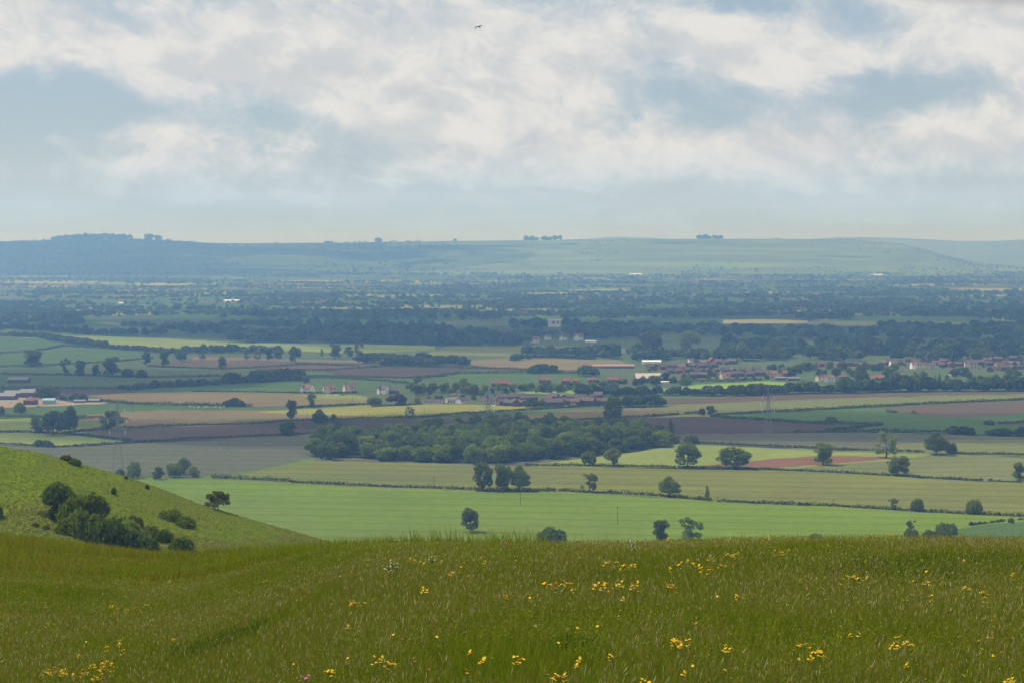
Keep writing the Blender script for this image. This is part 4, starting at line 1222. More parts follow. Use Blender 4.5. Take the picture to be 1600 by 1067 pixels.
def make_house(name, L, W, h, rh, wallm, roofm, chim=1, storeys=2, bays=3, hip=False, wing=False):
    """returns a list of (part name, mesh, sub-parts)"""
    parts = []
    mb = gable(MB(), L, W, h, rh) if not hip else MB().box(-L / 2, L / 2, -W / 2, W / 2, -.3, h - .01)
    if wing: gable_w = MB(); gable(gable_w, W * .9, L * .32, h, rh * .72)
    if wing:
        for v, f in ((gable_w.v, gable_w.f),):
            mb.add([(-L * .22 + p[1], -W * .32 + p[0], p[2]) for p in v], f)
    parts.append(('wall', mb.mesh(name + " wall", wallm)))
    rb = hip_roof(MB(), L, W, h, rh) if hip else gable_roof(MB(), L, W, h, rh)
    if wing:
        g2 = gable_roof(MB(), W * .9, L * .32, h, rh * .72)
        rb.add([(-L * .22 + p[1], -W * .32 + p[0], p[2]) for p in g2.v], g2.f)
    parts.append(('roof', rb.mesh(name + " roof", roofm)))
    for i in range(chim):
        x = (-1 if i == 0 else 1) * L * .36
        parts.append(('chimney', MB().box(x - .4, x + .4, -.3, .3, h + rh * .5, h + rh + 1.0).box(x - .15, x + .15, -.15, .15, h + rh + 1.0, h + rh + 1.35).mesh(name + " chimney", BRICK)))
    yf = -W / 2 - .03 - (W * .27 + .0 if False else 0)
    for s in range(storeys):
        for bI in range(bays):
            x = (bI + .5) / bays * L - L / 2
            if wing and x < 0: continue
            z = 1.0 + s * 2.6
            if s == 0 and bI == bays // 2:
                parts.append(('door', MB().box(x - .5, x + .5, yf, yf + .08, .02, 2.1).mesh(name + " door", DOORM)))
            else:
                parts.append(('window', MB().box(x - .65, x + .65, yf, yf + .08, z, z + 1.2).mesh(name + " window", GLASS)))
    return parts


HT = {
    'whitehouse': make_house("white house", 11, 8, 5, 3.4, WHITE, REDTILE, 2, 2, 4, False, True),
    'creamred': make_house("cream house", 12, 8, 5, 3.4, CREAM, REDTILE, 1, 2, 4, False, True),
    'red': make_house("red house", 12, 8.5, 4.6, 3.6, BRICK, REDTILE, 1, 2, 3),
    'orange': make_house("orange house", 10, 8.5, 4.4, 3.6, BRICK, ORANGETILE, 1, 2, 3),
    'hip': make_house("hipped house", 11, 9, 4.4, 3.4, BROWNBRICK, REDTILE, 1, 2, 3, True),
    'terrace': make_house("terrace house", 13, 8.5, 4.8, 3.2, BROWNBRICK, BROWNTILE, 1, 2, 4),
    'terrace2': make_house("brick terrace house", 9, 8.5, 4.8, 3.2, BRICK, BROWNTILE, 1, 2, 3),
    'bungalow': make_house("bungalow", 12, 8, 2.6, 2.8, WHITE, BROWNTILE, 1, 1, 4),
    'greybung': make_house("grey bungalow", 12, 8, 2.6, 2.8, CREAM, GREYTILE, 1, 1, 4),
    'white2': make_house("white gabled house", 10, 8, 5, 3.2, WHITE, BROWNTILE, 1, 2, 3, False, True),
    'cream2': make_house("pale yellow house", 12, 8, 5, 3.2, CREAM, BROWNTILE, 1, 2, 3, False, True),
    'shed': make_house("shed", 16, 9, 3.0, 1.8, BROWNBRICK, GREYTILE, 0, 1, 0),
    'pinkshed': make_house("long shed", 60, 12, 3.4, 2.4, BRICK, PINKROOF, 0, 1, 0),
    'blueshed': make_house("blue shed", 11, 8, 4.0, 1.6, BLUESHEET, BLUESHEET, 0, 1, 0),
    'paleroof': make_house("pale roofed hall", 34, 24, 5.5, 5.5, BRICK, SHEETROOF, 0, 1, 5),
    'whiteshed': make_house("white roofed shed", 28, 10, 3.4, 1.8, WHITE, WHITE, 0, 1, 0),
}


def house(kind, px, row, rz, label, name='house', cat='house', group=None, s=1.0):
    p = gp(px, row)
    r = obj(name, None, None, p, rz, (s, s, s))
    for n, me in HT[kind]: obj(n, me, r)
    tag(r, label, cat, group)
    return r


HS_ = [
    ('whitehouse', 481, 614, -.55, "white rendered house with dark red hipped gables, first of three by the green field", 1.3),
    ('creamred', 515, 614, .25, "cream house with pink roof, middle of three by the green field", 1.25),
    ('creamred', 546, 612, .5, "cream house with red roof, last of three by the green field", 1.2),
    ('white2', 600, 615, -.75, "white gabled cottage with long brown roof beside the purple tree", 1.2),
    ('terrace', 616, 615, .05, "long brown roof joined behind the white gabled cottage", .9),
    ('bungalow', 671, 630, .08, "white fronted bungalow beside the yellow meadow, first of a row", 1.0),
    ('bungalow', 684, 630, -.1, "dark roofed bungalow beside the purple bush", .9),
    ('greybung', 706, 628, .3, "grey roofed bungalow behind the golden bush", 1.1),
    ('bungalow', 722, 629, .9, "grey roofed bungalow with big white gable end", 1.15),
    ('bungalow', 757, 629, -.2, "white bungalow just behind the middle pylon", 1.0),
    ('bungalow', 768, 628, .35, "white bungalow beside the middle pylon", 1.0),
    ('red', 776, 604, .0, "red roofed farmhouse end over the vale garden trees", 1.1),
    ('orange', 789, 604, .2, "bright red roofed house over the vale garden trees", 1.1),
    ('red', 801, 605, -.2, "red roofed outbuilding next to the bright red roof", .8),
    ('red', 851, 600, .05, "brick house with a wide red roof near the rich green field", 1.3),
    ('orange', 884, 600, .1, "orange roofed house between dark conifers", 1.1),
    ('orange', 900, 598, -.1, "small orange roofed house behind the round dark tree", .8),
    ('hip', 927, 599, .1, "dark red hipped house over the lime paddock", 1.2),
    ('red', 958, 599, -.1, "red roofed house at the end of the lime paddock row", 1.2),
    ('hip', 971, 599, .3, "hipped house beside the big pale roofed hall", 1.0),
    ('paleroof', 1012, 596, .12, "big hall with a wide pale hipped looking roof", 1.0),
    ('whiteshed', 1037, 598, .3, "small white roofed annexe beside the big pale hall", .5),
    ('pinkshed', 958, 575, .0, "long low shed with a pink roof by the tan field", 1.0),
    ('whiteshed', 1018, 568, .0, "long white building above the town roofs", 1.0),
    ('white2', 1080, 567, .2, "white gabled house high in the town", .9),
    ('white2', 1121, 564, -.2, "second white gabled house high in the town", .8),
    ('creamred', 1133, 592, .4, "pink house with two white gables over the lime paddock", 1.1),
    ('creamred', 1207, 590, -.5, "pink house with a tall gable at the paddock corner", 1.2),
    ('orange', 1229, 588, .0, "house with a bright orange red roof over the paddock", 1.1),
    ('shed', 1219, 593, .05, "low dark shed in front of the pink gabled house", .9),
    ('shed', 1240, 594, -.05, "long low dark shed at the paddock edge", 1.0),
    ('cream2', 1282, 595, .5, "house with a round pale gable below the town trees", 1.0),
    ('whitehouse', 1296, 596, -.35, "pink roofed house with white base below the town trees", 1.1),
    ('hip', 1318, 593, .1, "red brick house beside the pink roofed one", 1.0),
    ('red', 1373, 598, -.5, "pale red long roof below the white gabled town", 1.3),
    ('white2', 1348, 583, 1.1, "white gable alone among dark trees", 1.0),
    ('whitehouse', 1441, 600, .2, "house with white lean-to in the belt below the town", 1.0),
    ('whitehouse', 1396, 571, .2, "white gabled house at the start of the town's pale row", 1.0),
    ('cream2', 1413, 580, 1.2, "pale yellow gable in the town's pale row", 1.0),
    ('whitehouse', 1431, 576, .15, "white front with dark windows in the town's pale row", 1.3),
    ('cream2', 1444, 575, 1.0, "tall pale gable in the town's pale row", 1.1),
    ('cream2', 1455, 576, -.2, "pinkish house beyond the tall pale gable", 1.0),
    ('cream2', 1488, 587, .6, "small pale cottage between dark conifers", .8),
    ('cream2', 1517, 575, -.15, "long house with a pale yellow gable end", 1.5),
    ('whitehouse', 1562, 578, .25, "bright white house amid the dark red roofs", 1.2),
    ('cream2', 1550, 563, -.3, "house with a creamy gable over the dark red roofs", 1.0),
    ('whitehouse', 835, 536, .2, "white house at the near end of the far white row", 1.4),
    ('white2', 856, 531, -.1, "white house in the far white row, half behind trees", 1.2),
    ('white2', 880, 532, .0, "pale low house in the far white row", 1.4),
    ('whitehouse', 904, 532, .05, "largest white house of the far white row", 1.5),
    ('whiteshed', 923, 535, -.2, "white shed at the end of the far white row", .7),
    ('white2', 975, 552, 1.2, "tall white tower like gable among trees", 1.3),
    ('cream2', 1080, 493, .1, "pale hall far off above the mid vale wood", 1.6),
    ('whiteshed', 993, 431, .1, "tiny white barn on the far vale floor", 2.2),
    ('whiteshed', 1369, 432, .0, "tiny bright barn near the far hill foot", 2.2),
    ('whiteshed', 1175, 490, .0, "white shed in trees beyond the cream field", 1.0),
    ('whiteshed', 362, 473, .0, "long white shed far off in the vale", 1.6),
    ('whiteshed', 186, 476, .1, "small white shed far off in the vale", 1.2),
    ('shed', 30, 598, .0, "pale roofed barn in the pasture beyond the farm", 1.6),
    ('blueshed', 77, 631, .1, "small blue green metal shed in the farm yard", 1.2),
    ('shed', 55, 620, .1, "wide grey roofed barn of the farm", 2.0),
    ('hip', 48, 632, -.1, "brown red roofed building in the farm yard", 1.2),
    ('shed', 8, 624, .0, "dark red barn at the picture's edge by the farm", 1.6),
    ('shed', 26, 620, -.05, "long grey barn behind the dark red barn", 1.6),
    ('shed', 125, 629, .1, "low pale shed past the farm's dark shrubs", .8),
    ('shed', 148, 628, -.1, "small dark shed at the end of the farm hedge", .8),
]
for kind, px, row, rz, lab, s in HS_:
    cat = 'barn' if 'barn' in lab else 'shed' if 'shed' in lab else 'house'
    nm = {'barn': 'barn', 'shed': 'shed', 'house': 'house'}[cat]
    if 'bungalow' in lab: nm = 'bungalow'
    if 'hall' in lab: nm, cat = 'hall', 'hall'
    house(kind, px, row, rz, lab, nm, cat, None, s * .88)

# tall pale block in the far wood
p = gp(866, 511); r = obj('pale_tower_block', None, None, p, .15)
mb = MB(); mb.box(-9, 9, -6, 6, -1, 6)
for x in (-11, -7, 2, 9): mb.box(x - 1.6, x + 1.6, -7.2, -6, -1, 11.5)
obj('wall', mb.mesh("block wall", WHITE), r)
gb = MB()
gable_roof(gb, 26, 15, 11.5, 3.0, .6, .4); obj('roof', gb.mesh("block roof", SHEETROOF), r)
obj('frame', MB().box(-9, 9, -5.5, 5.5, 6.01, 11.4).mesh("block frame", GREYTILE), r)
tag(r, "tall pale building with white piers under a light roof in the wood", 'building')

# rows of brown roofed terraces: near estate and the town
rng = np.random.default_rng(5)
def estate(pxs, row0, row1, kinds, label, group, n, jit=1.7):
    for i in range(n):
        t = (i + .5) / n
        px = pxs[0] + (pxs[1] - pxs[0]) * t + rng.uniform(-1.5, 1.5)
        row = row0 + (row1 - row0) * t + rng.uniform(-jit, jit)
        house(str(rng.choice(kinds)), px, row, rng.choice([0, .2, -.2, .5, -.45, 1.2, 1.7]), label, 'terraced_house', 'house', group, rng.uniform(.72, .98))
TE = ['terrace', 'terrace2', 'terrace']
estate((778, 825), 631, 634, TE, "brown brick terraced house near the yellow meadow's end", "terraces at the yellow meadow's end", 6)
estate((775, 835), 625, 626, TE, "brown brick terraced house, second row behind the yellow meadow's end", "second row at the yellow meadow's end", 6)
estate((856, 945), 633, 631, TE, "brown brick terraced house facing the copse, front row", "terraces facing the copse", 9)
estate((850, 942), 626, 624, TE, "brown brick terraced house facing the copse, back row", "back row of the terraces facing the copse", 8)
estate((1010, 1120), 577, 574, TE + ['red'], "mauve brown roofed house at the top row of the town", "top row of the town", 11)
estate((1040, 1190), 583, 582, TE + ['red'], "mauve brown roofed house in the town's second row", "second row of the town", 12)
estate((1060, 1195), 589, 588, TE, "mauve brown roofed house in the town's third row", "third row of the town", 9)
estate((1085, 1150), 568, 569, TE + ['red', 'red'], "red brown roofed house among the highest houses of the town", "highest houses of the town", 6)
estate((1260, 1400), 573, 571, TE + ['red'], "brown roofed house glimpsed between the town's trees", "houses between the town's trees", 10)
estate((1380, 1480), 566, 567, TE + ['red', 'cream2'], "roof behind the town's pale gabled row", "roofs behind the pale gabled row", 7)
estate((1455, 1600), 572, 571, TE + ['red', 'cream2'], "dark red roofed house in the dense end of the town", "dense end of the town", 12)
estate((1510, 1610), 566, 564, TE + ['red'], "dark red roofed house in the back row of the town's dense end", "back row of the dense end", 9)
estate((1540, 1612), 579, 577, TE + ['red'], "dark red roofed house in the front row of the town's dense end", "front row of the dense end", 6)
estate((795, 822), 494, 493, ['red', 'terrace'], "faint red roofed house far off in the mid vale wood", "faint houses in the mid vale wood", 4)

# garden trees between the houses
gspec = [
    ((778, 945), 629, 634, 12, ['mid', 'blue', 'dark', 'light'], "small tree standing among the brown terraces", "small trees of the terraces"),
    ((1010, 1195), 574, 588, 16, ['blue', 'mid', 'dark', 'blue'], "low tree between the mauve brown town rows", "low trees between the town rows"),
    ((1400, 1605), 566, 576, 16, ['blue', 'mid', 'dark', 'blue'], "low tree in the dense end of the town", "low trees of the town's dense end"),
    ((640, 790), 612, 618, 17, ['mid', 'light', 'mid', 'dark', 'rust'], "garden tree between the bungalows and the rich green field", "garden trees of the bungalows"),
    ((660, 790), 623, 626, 11, ['mid', 'light', 'dark', 'purple'], "shrub in the bungalow gardens beside the yellow meadow", "shrubs of the bungalow gardens"),
    ((800, 960), 610, 615, 20, ['mid', 'dark', 'blue', 'light'], "garden tree between brown terraces and the red roofed row", "garden trees before the red roofed row"),
    ((840, 970), 603, 605, 9, ['mid', 'dark', 'light'], "small tree among the red roofed row by the rich green field", "small trees of the red roofed row"),
    ((975, 1080), 597, 603, 11, ['blue', 'mid', 'light'], "tree around the big pale roofed hall", "trees around the pale hall"),
    ((1050, 1200), 592, 592, 10, ['blue', 'mid'], "small tree among the mauve brown town roofs", "small trees among the town roofs"),
    ((1200, 1400), 577, 590, 26, ['blue', 'mid', 'dark', 'light', 'blue'], "leafy tree hiding the town's middle houses", "trees over the town's middle"),
    ((1380, 1600), 585, 604, 26, ['blue', 'mid', 'dark', 'light', 'blue'], "leafy tree in front of the town's pale gabled row", "trees before the pale gabled row"),
]
for (x0, x1), r0, r1, n, hues, lab, grp in gspec:
    for i in range(n):
        px = x0 + (x1 - x0) * (i + rng.uniform(.1, .9)) / n; row = rng.uniform(r0, r1)
        k = str(rng.choice(['round', 'oak', 'tall', 'round', 'bush']))
        if 'pale gabled' in lab and rng.random() < .3: k = 'conifer'
        small = 'small' in lab or 'shrub' in lab or 'low tree' in lab
        vt = rng.uniform(7, 13) if not small else rng.uniform(4, 7)
        w = vt * rng.uniform(.8, 1.15)
        if k in ('conifer',): w = vt * .5
        q = gp(px, row)
        tree(k if not small else 'bush', (q[0], q[1], -.3), vt, w, lab, str(rng.choice(hues)), name='shrub' if 'shrub' in lab else 'garden_tree', group=grp, cat='shrub' if 'shrub' in lab else 'tree')

# ------------------------------------------------------------------ distant woods (one mass)
rng = np.random.default_rng(77)
PT, HT_, WT, CT = [], [], [], []
def addtrees(px, row, h, w, col):
    k = ~((px > 851) & (px < 882) & (row > 508) & (row < 527)) & ~((px > 828) & (px < 930) & (row > 529) & (row < 545)) & ~((px > 965) & (px < 985) & (row > 545) & (row < 566))
    px, row, h, w, col = px[k], row[k], h[k], w[k], col[k]
    P = gp(px, row); PT.append(P); HT_.append(h); WT.append(w); CT.append(col)
def belt(line, n, h0, h1, spread, base=(.072, .105, .028)):
    L = np.array(line, float); s = np.concatenate([[0], np.cumsum(np.abs(np.diff(L[:, 0])))])
    t = rng.uniform(0, s[-1], n)
    px = np.interp(t, s, L[:, 0]); row = np.interp(t, s, L[:, 1]) + rng.uniform(-spread, spread, n)
    h = rng.uniform(h0, h1, n); addtrees(px, row, h, h * rng.uniform(.75, 1.15, n), huecol(n, base))
# the woods that can be made out
belt([(-60, 505), (0, 505), (60, 506), (130, 508)], 70, 11, 17, 4)
belt([(-60, 497), (0, 498), (60, 500), (120, 503)], 60, 12, 18, 4)
belt([(-60, 512), (0, 516), (60, 518), (150, 524), (250, 524), (260, 522)], 80, 9, 14, 1.5, (.055, .08, .026))
belt([(240, 517), (320, 520), (400, 524)], 46, 9, 14, 4)
belt([(355, 533), (440, 532), (540, 534), (640, 536), (720, 538), (810, 540)], 190, 12, 20, 3.5)
belt([(470, 522), (560, 520), (660, 524), (780, 530)], 110, 12, 18, 6)
belt([(400, 512), (520, 508), (640, 512), (700, 516)], 60, 9, 15, 4)
belt([(330, 497), (440, 495), (560, 498), (700, 500), (800, 499)], 120, 10, 18, 4)
belt([(800, 535), (900, 525), (1000, 524)], 120, 10, 16, 6)
belt([(800, 512), (900, 514), (1000, 518), (1100, 520)], 80, 11, 17, 4)
belt([(820, 556), (850, 556), (900, 556), (945, 557)], 40, 10, 15, 2)
belt([(930, 556), (970, 557), (1010, 556)], 26, 11, 17, 4, (.07, .10, .03))
belt([(990, 562), (1060, 560), (1120, 560), (1200, 560), (1240, 562)], 90, 9, 15, 4)
belt([(1130, 552), (1200, 550), (1280, 556), (1340, 560)], 90, 12, 19, 7)
belt([(1280, 545), (1360, 548), (1440, 552), (1540, 548), (1640, 546)], 130, 12, 20, 7)
belt([(1090, 522), (1200, 524), (1300, 528), (1420, 528), (1520, 526), (1640, 526)], 150, 12, 19, 6)
belt([(1400, 560), (1500, 562), (1640, 556)], 60, 10, 16, 4)
belt([(880, 497), (960, 498), (1060, 497), (1130, 496)], 70, 10, 16, 2)
belt([(1250, 500), (1290, 500), (1330, 498)], 40, 12, 20, 3)
belt([(1400, 494), (1480, 492), (1560, 498), (1640, 505)], 70, 11, 18, 5)
belt([(1370, 514), (1460, 516), (1560, 514), (1640, 516)], 60, 10, 16, 4)
belt([(180, 512), (300, 512), (420, 508)], 40, 8, 13, 1)
belt([(110, 496), (250, 494), (400, 493)], 50, 8, 14, 1)
belt([(800, 564), (830, 563)], 6, 6, 9, 1)
# hedgerow lines and spinneys across the far floor
for k in range(760):
    row = 424 + 72 * rng.random() ** 1.15
    px0 = rng.uniform(-260, 1860); Lp = rng.uniform(30, 260) * (row - 375) / 90 + 20
    n = int(rng.uniform(10, 40)); slope = rng.normal() * .010
    px = px0 + rng.uniform(0, Lp, n); r = row + (px - px0) * slope + rng.normal(size=n) * .25
    h = rng.uniform(4.5, 11, n); keep = r > 421
    addtrees(px[keep], r[keep], h[keep], h[keep] * rng.uniform(.8, 1.3, keep.sum()), huecol(keep.sum(), (.072, .105, .03)))
for k in range(60):
    row = 428 + 64 * rng.random(); px0 = rng.uniform(-200, 1800); n = int(rng.uniform(12, 40)); wd = rng.uniform(15, 90)
    px = px0 + rng.uniform(-wd, wd, n); r = row + rng.uniform(-.35, .35, n) * (row - 375) / 14
    h = rng.uniform(9, 16, n)
    addtrees(px, r, h, h * rng.uniform(.8, 1.2, n), huecol(n, (.072, .105, .03)))
PT = np.concatenate(PT); HT_ = np.concatenate(HT_); WT = np.concatenate(WT); CT = np.concatenate(CT)
# woods and scrub on the hill sides
n = 4200
hp = rng.uniform(-200, 1760, n); ht = rng.uniform(.0, .97, n) ** 1.3
Ph = hill_point(hp, ht)
wooded = fbm(hp / 85., ht * 4.2, 41, 4)
thr = np.interp(hp, [0, 330, 480, 620, 800, 1250, 1500, 1700], [.34, .42, .48, .52, .68, .70, .47, .52]) + np.where(ht < .22, -.10, 0)
k = wooded > thr
Ph, hh = Ph[k], rng.uniform(9, 15, k.sum()); hh = hh * np.where(hp[k] > 700, .6, .85)
allP = np.concatenate([PT, Ph]); allH = np.concatenate([HT_, hh]); allW = np.concatenate([WT, hh * rng.uniform(.9, 1.4, k.sum())]); allC = np.concatenate([CT, huecol(k.sum(), (.033, .054, .024))])
dist = allP[:, 1]
VV, QQ, CC = [], [], []; off = 0
for lo_, hi_, per in ((0, 3300, 110), (3300, 5000, 54), (5000, 99999, 26)):
    m_ = (dist >= lo_) & (dist < hi_)
    V, q = lowtree_cards(allP[m_], allH[m_], allW[m_], per, rng)
    VV.append(V); QQ.append(q + off); off += len(V); CC.append(np.repeat(allC[m_], per * 4, 0))
woods = obj("distant_woodland", mesh_np("distant woodland", np.concatenate(VV), np.concatenate(QQ), mat=TINT, colors=np.concatenate(CC)))
tag(woods, "hazy woods and hedgerows covering the far vale and hill sides", kind="stuff")

# clumps that stand up on the skyline
def ridge_trees(spec, lab, grp, name='skyline_tree', kind='round'):
    for px, h, w in spec:
        q = hill_point(np.array([px]), np.array([.999]))[0]
        rs = .8 + .45 * ((px * 7.31) % 1.0); tree(kind, (q[0] + 14 * ((px * 3.7) % 1.0 - .5), q[1] - 5 + 30 * ((px * 5.1) % 1.0 - .5), q[2] - 8), h * (.85 + .3 * ((px * 2.9) % 1.0)) + 6, w * 1.25 * rs, lab, 'blue', name=name, group=grp)
ridge_trees([(233, 34, 36), (240, 44, 44), (247, 34, 34)], "tree of the round clump alone on the hill skyline", "round clump on the skyline")
ridge_trees([(x, 30 + 4 * math.sin(x), 26) for x in (823, 829, 833, 840, 847, 853, 859, 864, 869, 875)], "tree in the wider square clump on the hill skyline", "wider skyline clump")
ridge_trees([(x, 26 + 3 * math.sin(x * 2), 24) for x in (1093, 1098, 1103, 1108, 1114, 1120, 1124)], "tree in the narrower clump on the hill skyline", "narrower skyline clump")
ridge_trees([(592, 26, 36), (520, 14, 26), (511, 12, 26), (640, 11, 20), (655, 10, 20), (712, 14, 20)], "small lone tree on the hill skyline between the clumps", "lone trees on the skyline")
ridge_trees([(x, (18 + 12 * min(1, (x - 80) / 50) * min(1, (210 - x) / 12)) * (1 + .12 * math.sin(x * 1.7)), 34) for x in range(84, 206, 5)], "tree of the long low wood on the hill skyline", "long low skyline wood")
ridge_trees([(x, 8, 16) for x in (300, 890, 900, 910, 1208, 1216, 1312, 1322, 1332, 1342)], "low scrub tree dotted on the hill skyline", "scrub trees on the skyline")

# ------------------------------------------------------------------ pylons, poles, animals, cars, bird
def pylon(px, row, top_row, label):
    p = gp(px, row); hgt = (row - top_row) * p[1] / F
    r = obj('lattice_pylon', None, None, p, .12)
    lv = [0, .12, .24, .35, .45, .54, .62, .7, .78, .86, .93, 1.0]
    wd = lambda t: np.interp(t, [0, .45, .62, 1], [3.9, 1.7, 1.15, .35])
    legm = MB()
    cs = [(-1, -1), (1, -1), (1, 1), (-1, 1)]
    pt = lambda c, t: (c[0] * wd(t), c[1] * wd(t), t * hgt)
    brm = MB()
    for a, b in zip(lv, lv[1:]):
        for i in range(4):
            legm.bar(pt(cs[i], a), pt(cs[i], b), .11)
            j = (i + 1) % 4
            brm.bar(pt(cs[i], a), pt(cs[j], b), .055); brm.bar(pt(cs[j], a), pt(cs[i], b), .055); brm.bar(pt(cs[i], b), pt(cs[j], b), .055)
    obj('tower_frame', legm.mesh("tower frame", STEEL), r); obj('bracing', brm.mesh("bracing", STEEL), r)
    for t, ln in ((.60, 5.2), (.745, 6.4), (.885, 4.8)):
        z = t * hgt; am = MB()
        for s in (-1, 1):
            w = wd(t)
            for yy in (-w, w):
                am.bar((s * w, yy, z), (s * ln, 0, z + .4), .08); am.bar((s * w, yy, z + 1.9), (s * ln, 0, z + .4), .07)
            am.bar((s * w, -w, z), (s * (w + ln) / 2, w * .5, z + .2), .05)
        arm = obj('cross_arm', am.mesh("cross arm", STEEL), r)
        for s in (-1, 1):
            obj('insulator', MB().tube([(s * ln, 0, z + .3), (s * ln, 0, z - 1.2), (s * ln, 0, z - 3.4)], [.10, .17, .13], 6).mesh("insulator", WHITEGLASS), arm)
    tag(r, label, 'pylon')


pylon(184.5, 742, 622, "tall grey lattice pylon rising behind the grassy spur")
pylon(762.5, 674, 612, "lattice pylon behind the copse, in front of the bungalows")
pylon(1200, 683, 608, "faint lattice pylon standing on the dark purple soil")


def pole(px, row, top_row, label):
    p = gp(px, row); h = (row - top_row) * p[1] / F
    r = obj('utility_pole', None, None, p, .2)
    obj('post', MB().tube([(0, 0, -.5), (0, 0, h * .5), (0, 0, h)], [.19, .16, .13], 7).mesh("pole post", WOOD), r)
    obj('cross_arm', MB().box(-1.0, 1.0, -.07, .07, h - .5, h - .35).mesh("pole arm", WOOD), r)
    tag(r, label, 'pole')


for a in ((356, 704, 688, "wooden pole in the grey green crop behind the spur"), (678, 762, 744, "wooden pole just above the long hedge"), (813, 791, 763, "pale wooden pole in the green crop beside the three trees"),
          (965, 821, 791, "dark wooden pole alone in the bright green crop"), (1302, 791, 779, "short post at the hedge below the rounded oak's field"), (577, 658, 643, "pole at the tan field's hedge"),
          (663, 648, 637, "pole in the yellow meadow beside the ragged tree"), (551, 633, 619, "pole below the cream houses"), (480, 657, 645, "pole between the dark domed oak and tall grey tree"),
          (272, 664, 652, "pole in the tan field beyond the first pylon"), (207, 645, 620, "tall pole at the sheep hedge"), (1191, 616, 608, "pale pole at the lime paddock, first of two"), (1210, 617, 609, "pale pole at the lime paddock, second of two")):
    pole(*a)

# sheep: one continuous body each
def sheep_mesh(seed):
    r_ = np.random.default_rng(seed)
    L = [(0, 0, .72, .55, .30, .30), (.3, 0, .74, .32, .27, .28), (-.32, 0, .72, .32, .28, .29), (.66, 0, .88, .2, .12, .14), (.82, 0, .82, .14, .08, .09)]
    V, Fq = [], []
    nu, nv = 12, 8
    for cx, cy, cz, a, b, c in L:
        o0 = len(V)
        for i in range(nv + 1):
            th = pi * i / nv
            for j in range(nu):
                ph = 2 * pi * j / nu
                V.append((cx + a * math.sin(th) * cos(ph), cy + b * math.sin(th) * sin(ph), cz + c * cos(th)))
        for i in range(nv):
            for j in range(nu):
                q = o0 + i * nu; Fq.append((q + j, q + (j + 1) % nu, q + nu + (j + 1) % nu, q + nu + j))
    mb = MB(); mb.add(V, Fq)
    for x in (-.38, .38):
        for y in (-.15, .15):
            mb.tube([(x, y, .6), (x + .02, y, .3), (x, y, 0)], [.09, .055, .05], 6)
    return mb.mesh("sheep body", FLEECE, True)


SM = sheep_mesh(1)
for i, px in enumerate((297, 303, 309, 311, 319, 322, 325, 333, 337, 344, 350)):
    q = gp(px, 636 + (i * 37 % 5) * .35)
    o = obj('sheep', SM, None, q, (i * 2.4) % 6.28, (1.15, 1.15, 1.15))
    tag(o, "white sheep grazing by the scrubby hedge on the green strip", 'sheep', "sheep by the scrubby hedge")

# parked cars
def car_parts(body):
    b = MB()
    prof = [(-2.1, .35), (-2.1, .85), (-1.55, .95), (-1.1, 1.42), (.55, 1.45), (1.15, .98), (2.0, .85), (2.1, .4)]
    n = len(prof)
    b.add([(x, -.85, z) for x, z in prof] + [(x, .85, z) for x, z in prof], [tuple(range(n))[::-1], tuple(range(n, 2 * n))] + [(i, (i + 1) % n, n + (i + 1) % n, n + i) for i in range(n)])
    parts = [('body', b.mesh("car body", body)),
             ('window', MB().box(-1.05, .6, -.87, .87, 1.0, 1.33).mesh("car window", GLASS))]
    for x in (-1.3, 1.3):
        for y in (-.8, .8):
            parts.append(('wheel', MB().tube([(x, y - .1, .32), (x, y + .1, .32)], [.32, .32], 12).mesh("car wheel", RUBBER)))
    return parts


CP = {'white': car_parts(CARWHITE), 'dark': car_parts(CARDARK)}
for px, row, c, rz, lab in ((885, 635, 'white', .1, "white car parked before the brown terraces"), (773, 634.5, 'white', .5, "white car parked at the meadow's end by the bungalows"), (514, 618, 'white', .2, "white car parked beside the middle cream house"),
                            (527, 618, 'white', .4, "white car parked between two cream houses"), (535, 618, 'dark', -.3, "dark car parked between two cream houses"), (1059, 597, 'white', .0, "white van like car parked beside the pale hall"),
                            (87, 634, 'white', .2, "white car parked by the blue green shed"), (112, 633, 'white', .0, "white car parked past the farm's shrubs"), (60, 636, 'dark', .4, "dark car parked on the sandy farm yard")):
    r = obj('parked_car', None, None, gp(px, row), rz)
    for n, me in CP[c]: obj(n, me, r)
    tag(r, lab, 'car')

# the bird
bp = at_depth(748.5, 42.5, 150.0)
BIRD = plain("grey feathers", (.10, .095, .09), .9, .1)
br = obj('bird', None, None, bp, -.2)
bb = MB()
bb.tube([(-.17, 0, .03), (-.13, 0, .035), (-.03, 0, .02), (.08, 0, 0), (.16, 0, -.01), (.27, 0, -.015)], [.012, .035, .06, .05, .028, .035], 8)
for s in (-1, 1):
    zt = (.05, .10, .02, -.10) if s == 1 else (.04, .05, .045, .01)
    k = 1.0 if s == 1 else .8
    a = [(-.06, s * .03, .04), (-.09, s * .16 * k, zt[1]), (-.05, s * .33 * k, zt[2]), (.05, s * .46 * k, zt[3])]
    c = [(.07, s * .03, .03), (.07, s * .16 * k, zt[1] - .01), (.05, s * .33 * k, zt[2] - .01), (.07, s * .47 * k, zt[3] - .005)]
    V = a + c; V = V + [(x, y, z - .012) for x, y, z in V]
    bb.add(V, [(0, 1, 5, 4), (1, 2, 6, 5), (2, 3, 7, 6), (8, 12, 13, 9), (9, 13, 14, 10), (10, 14, 15, 11), (0, 8, 9, 1), (1, 9, 10, 2), (2, 10, 11, 3), (4, 5, 13, 12), (5, 6, 14, 13), (6, 7, 15, 14), (3, 11, 15, 7)])
bird = bb.mesh("bird body", BIRD, False)
bpy.data.objects.remove(br)
b_ = obj('bird', bird, None, bp, radians(68)); b_.rotation_euler = (radians(-14), radians(6), radians(66))
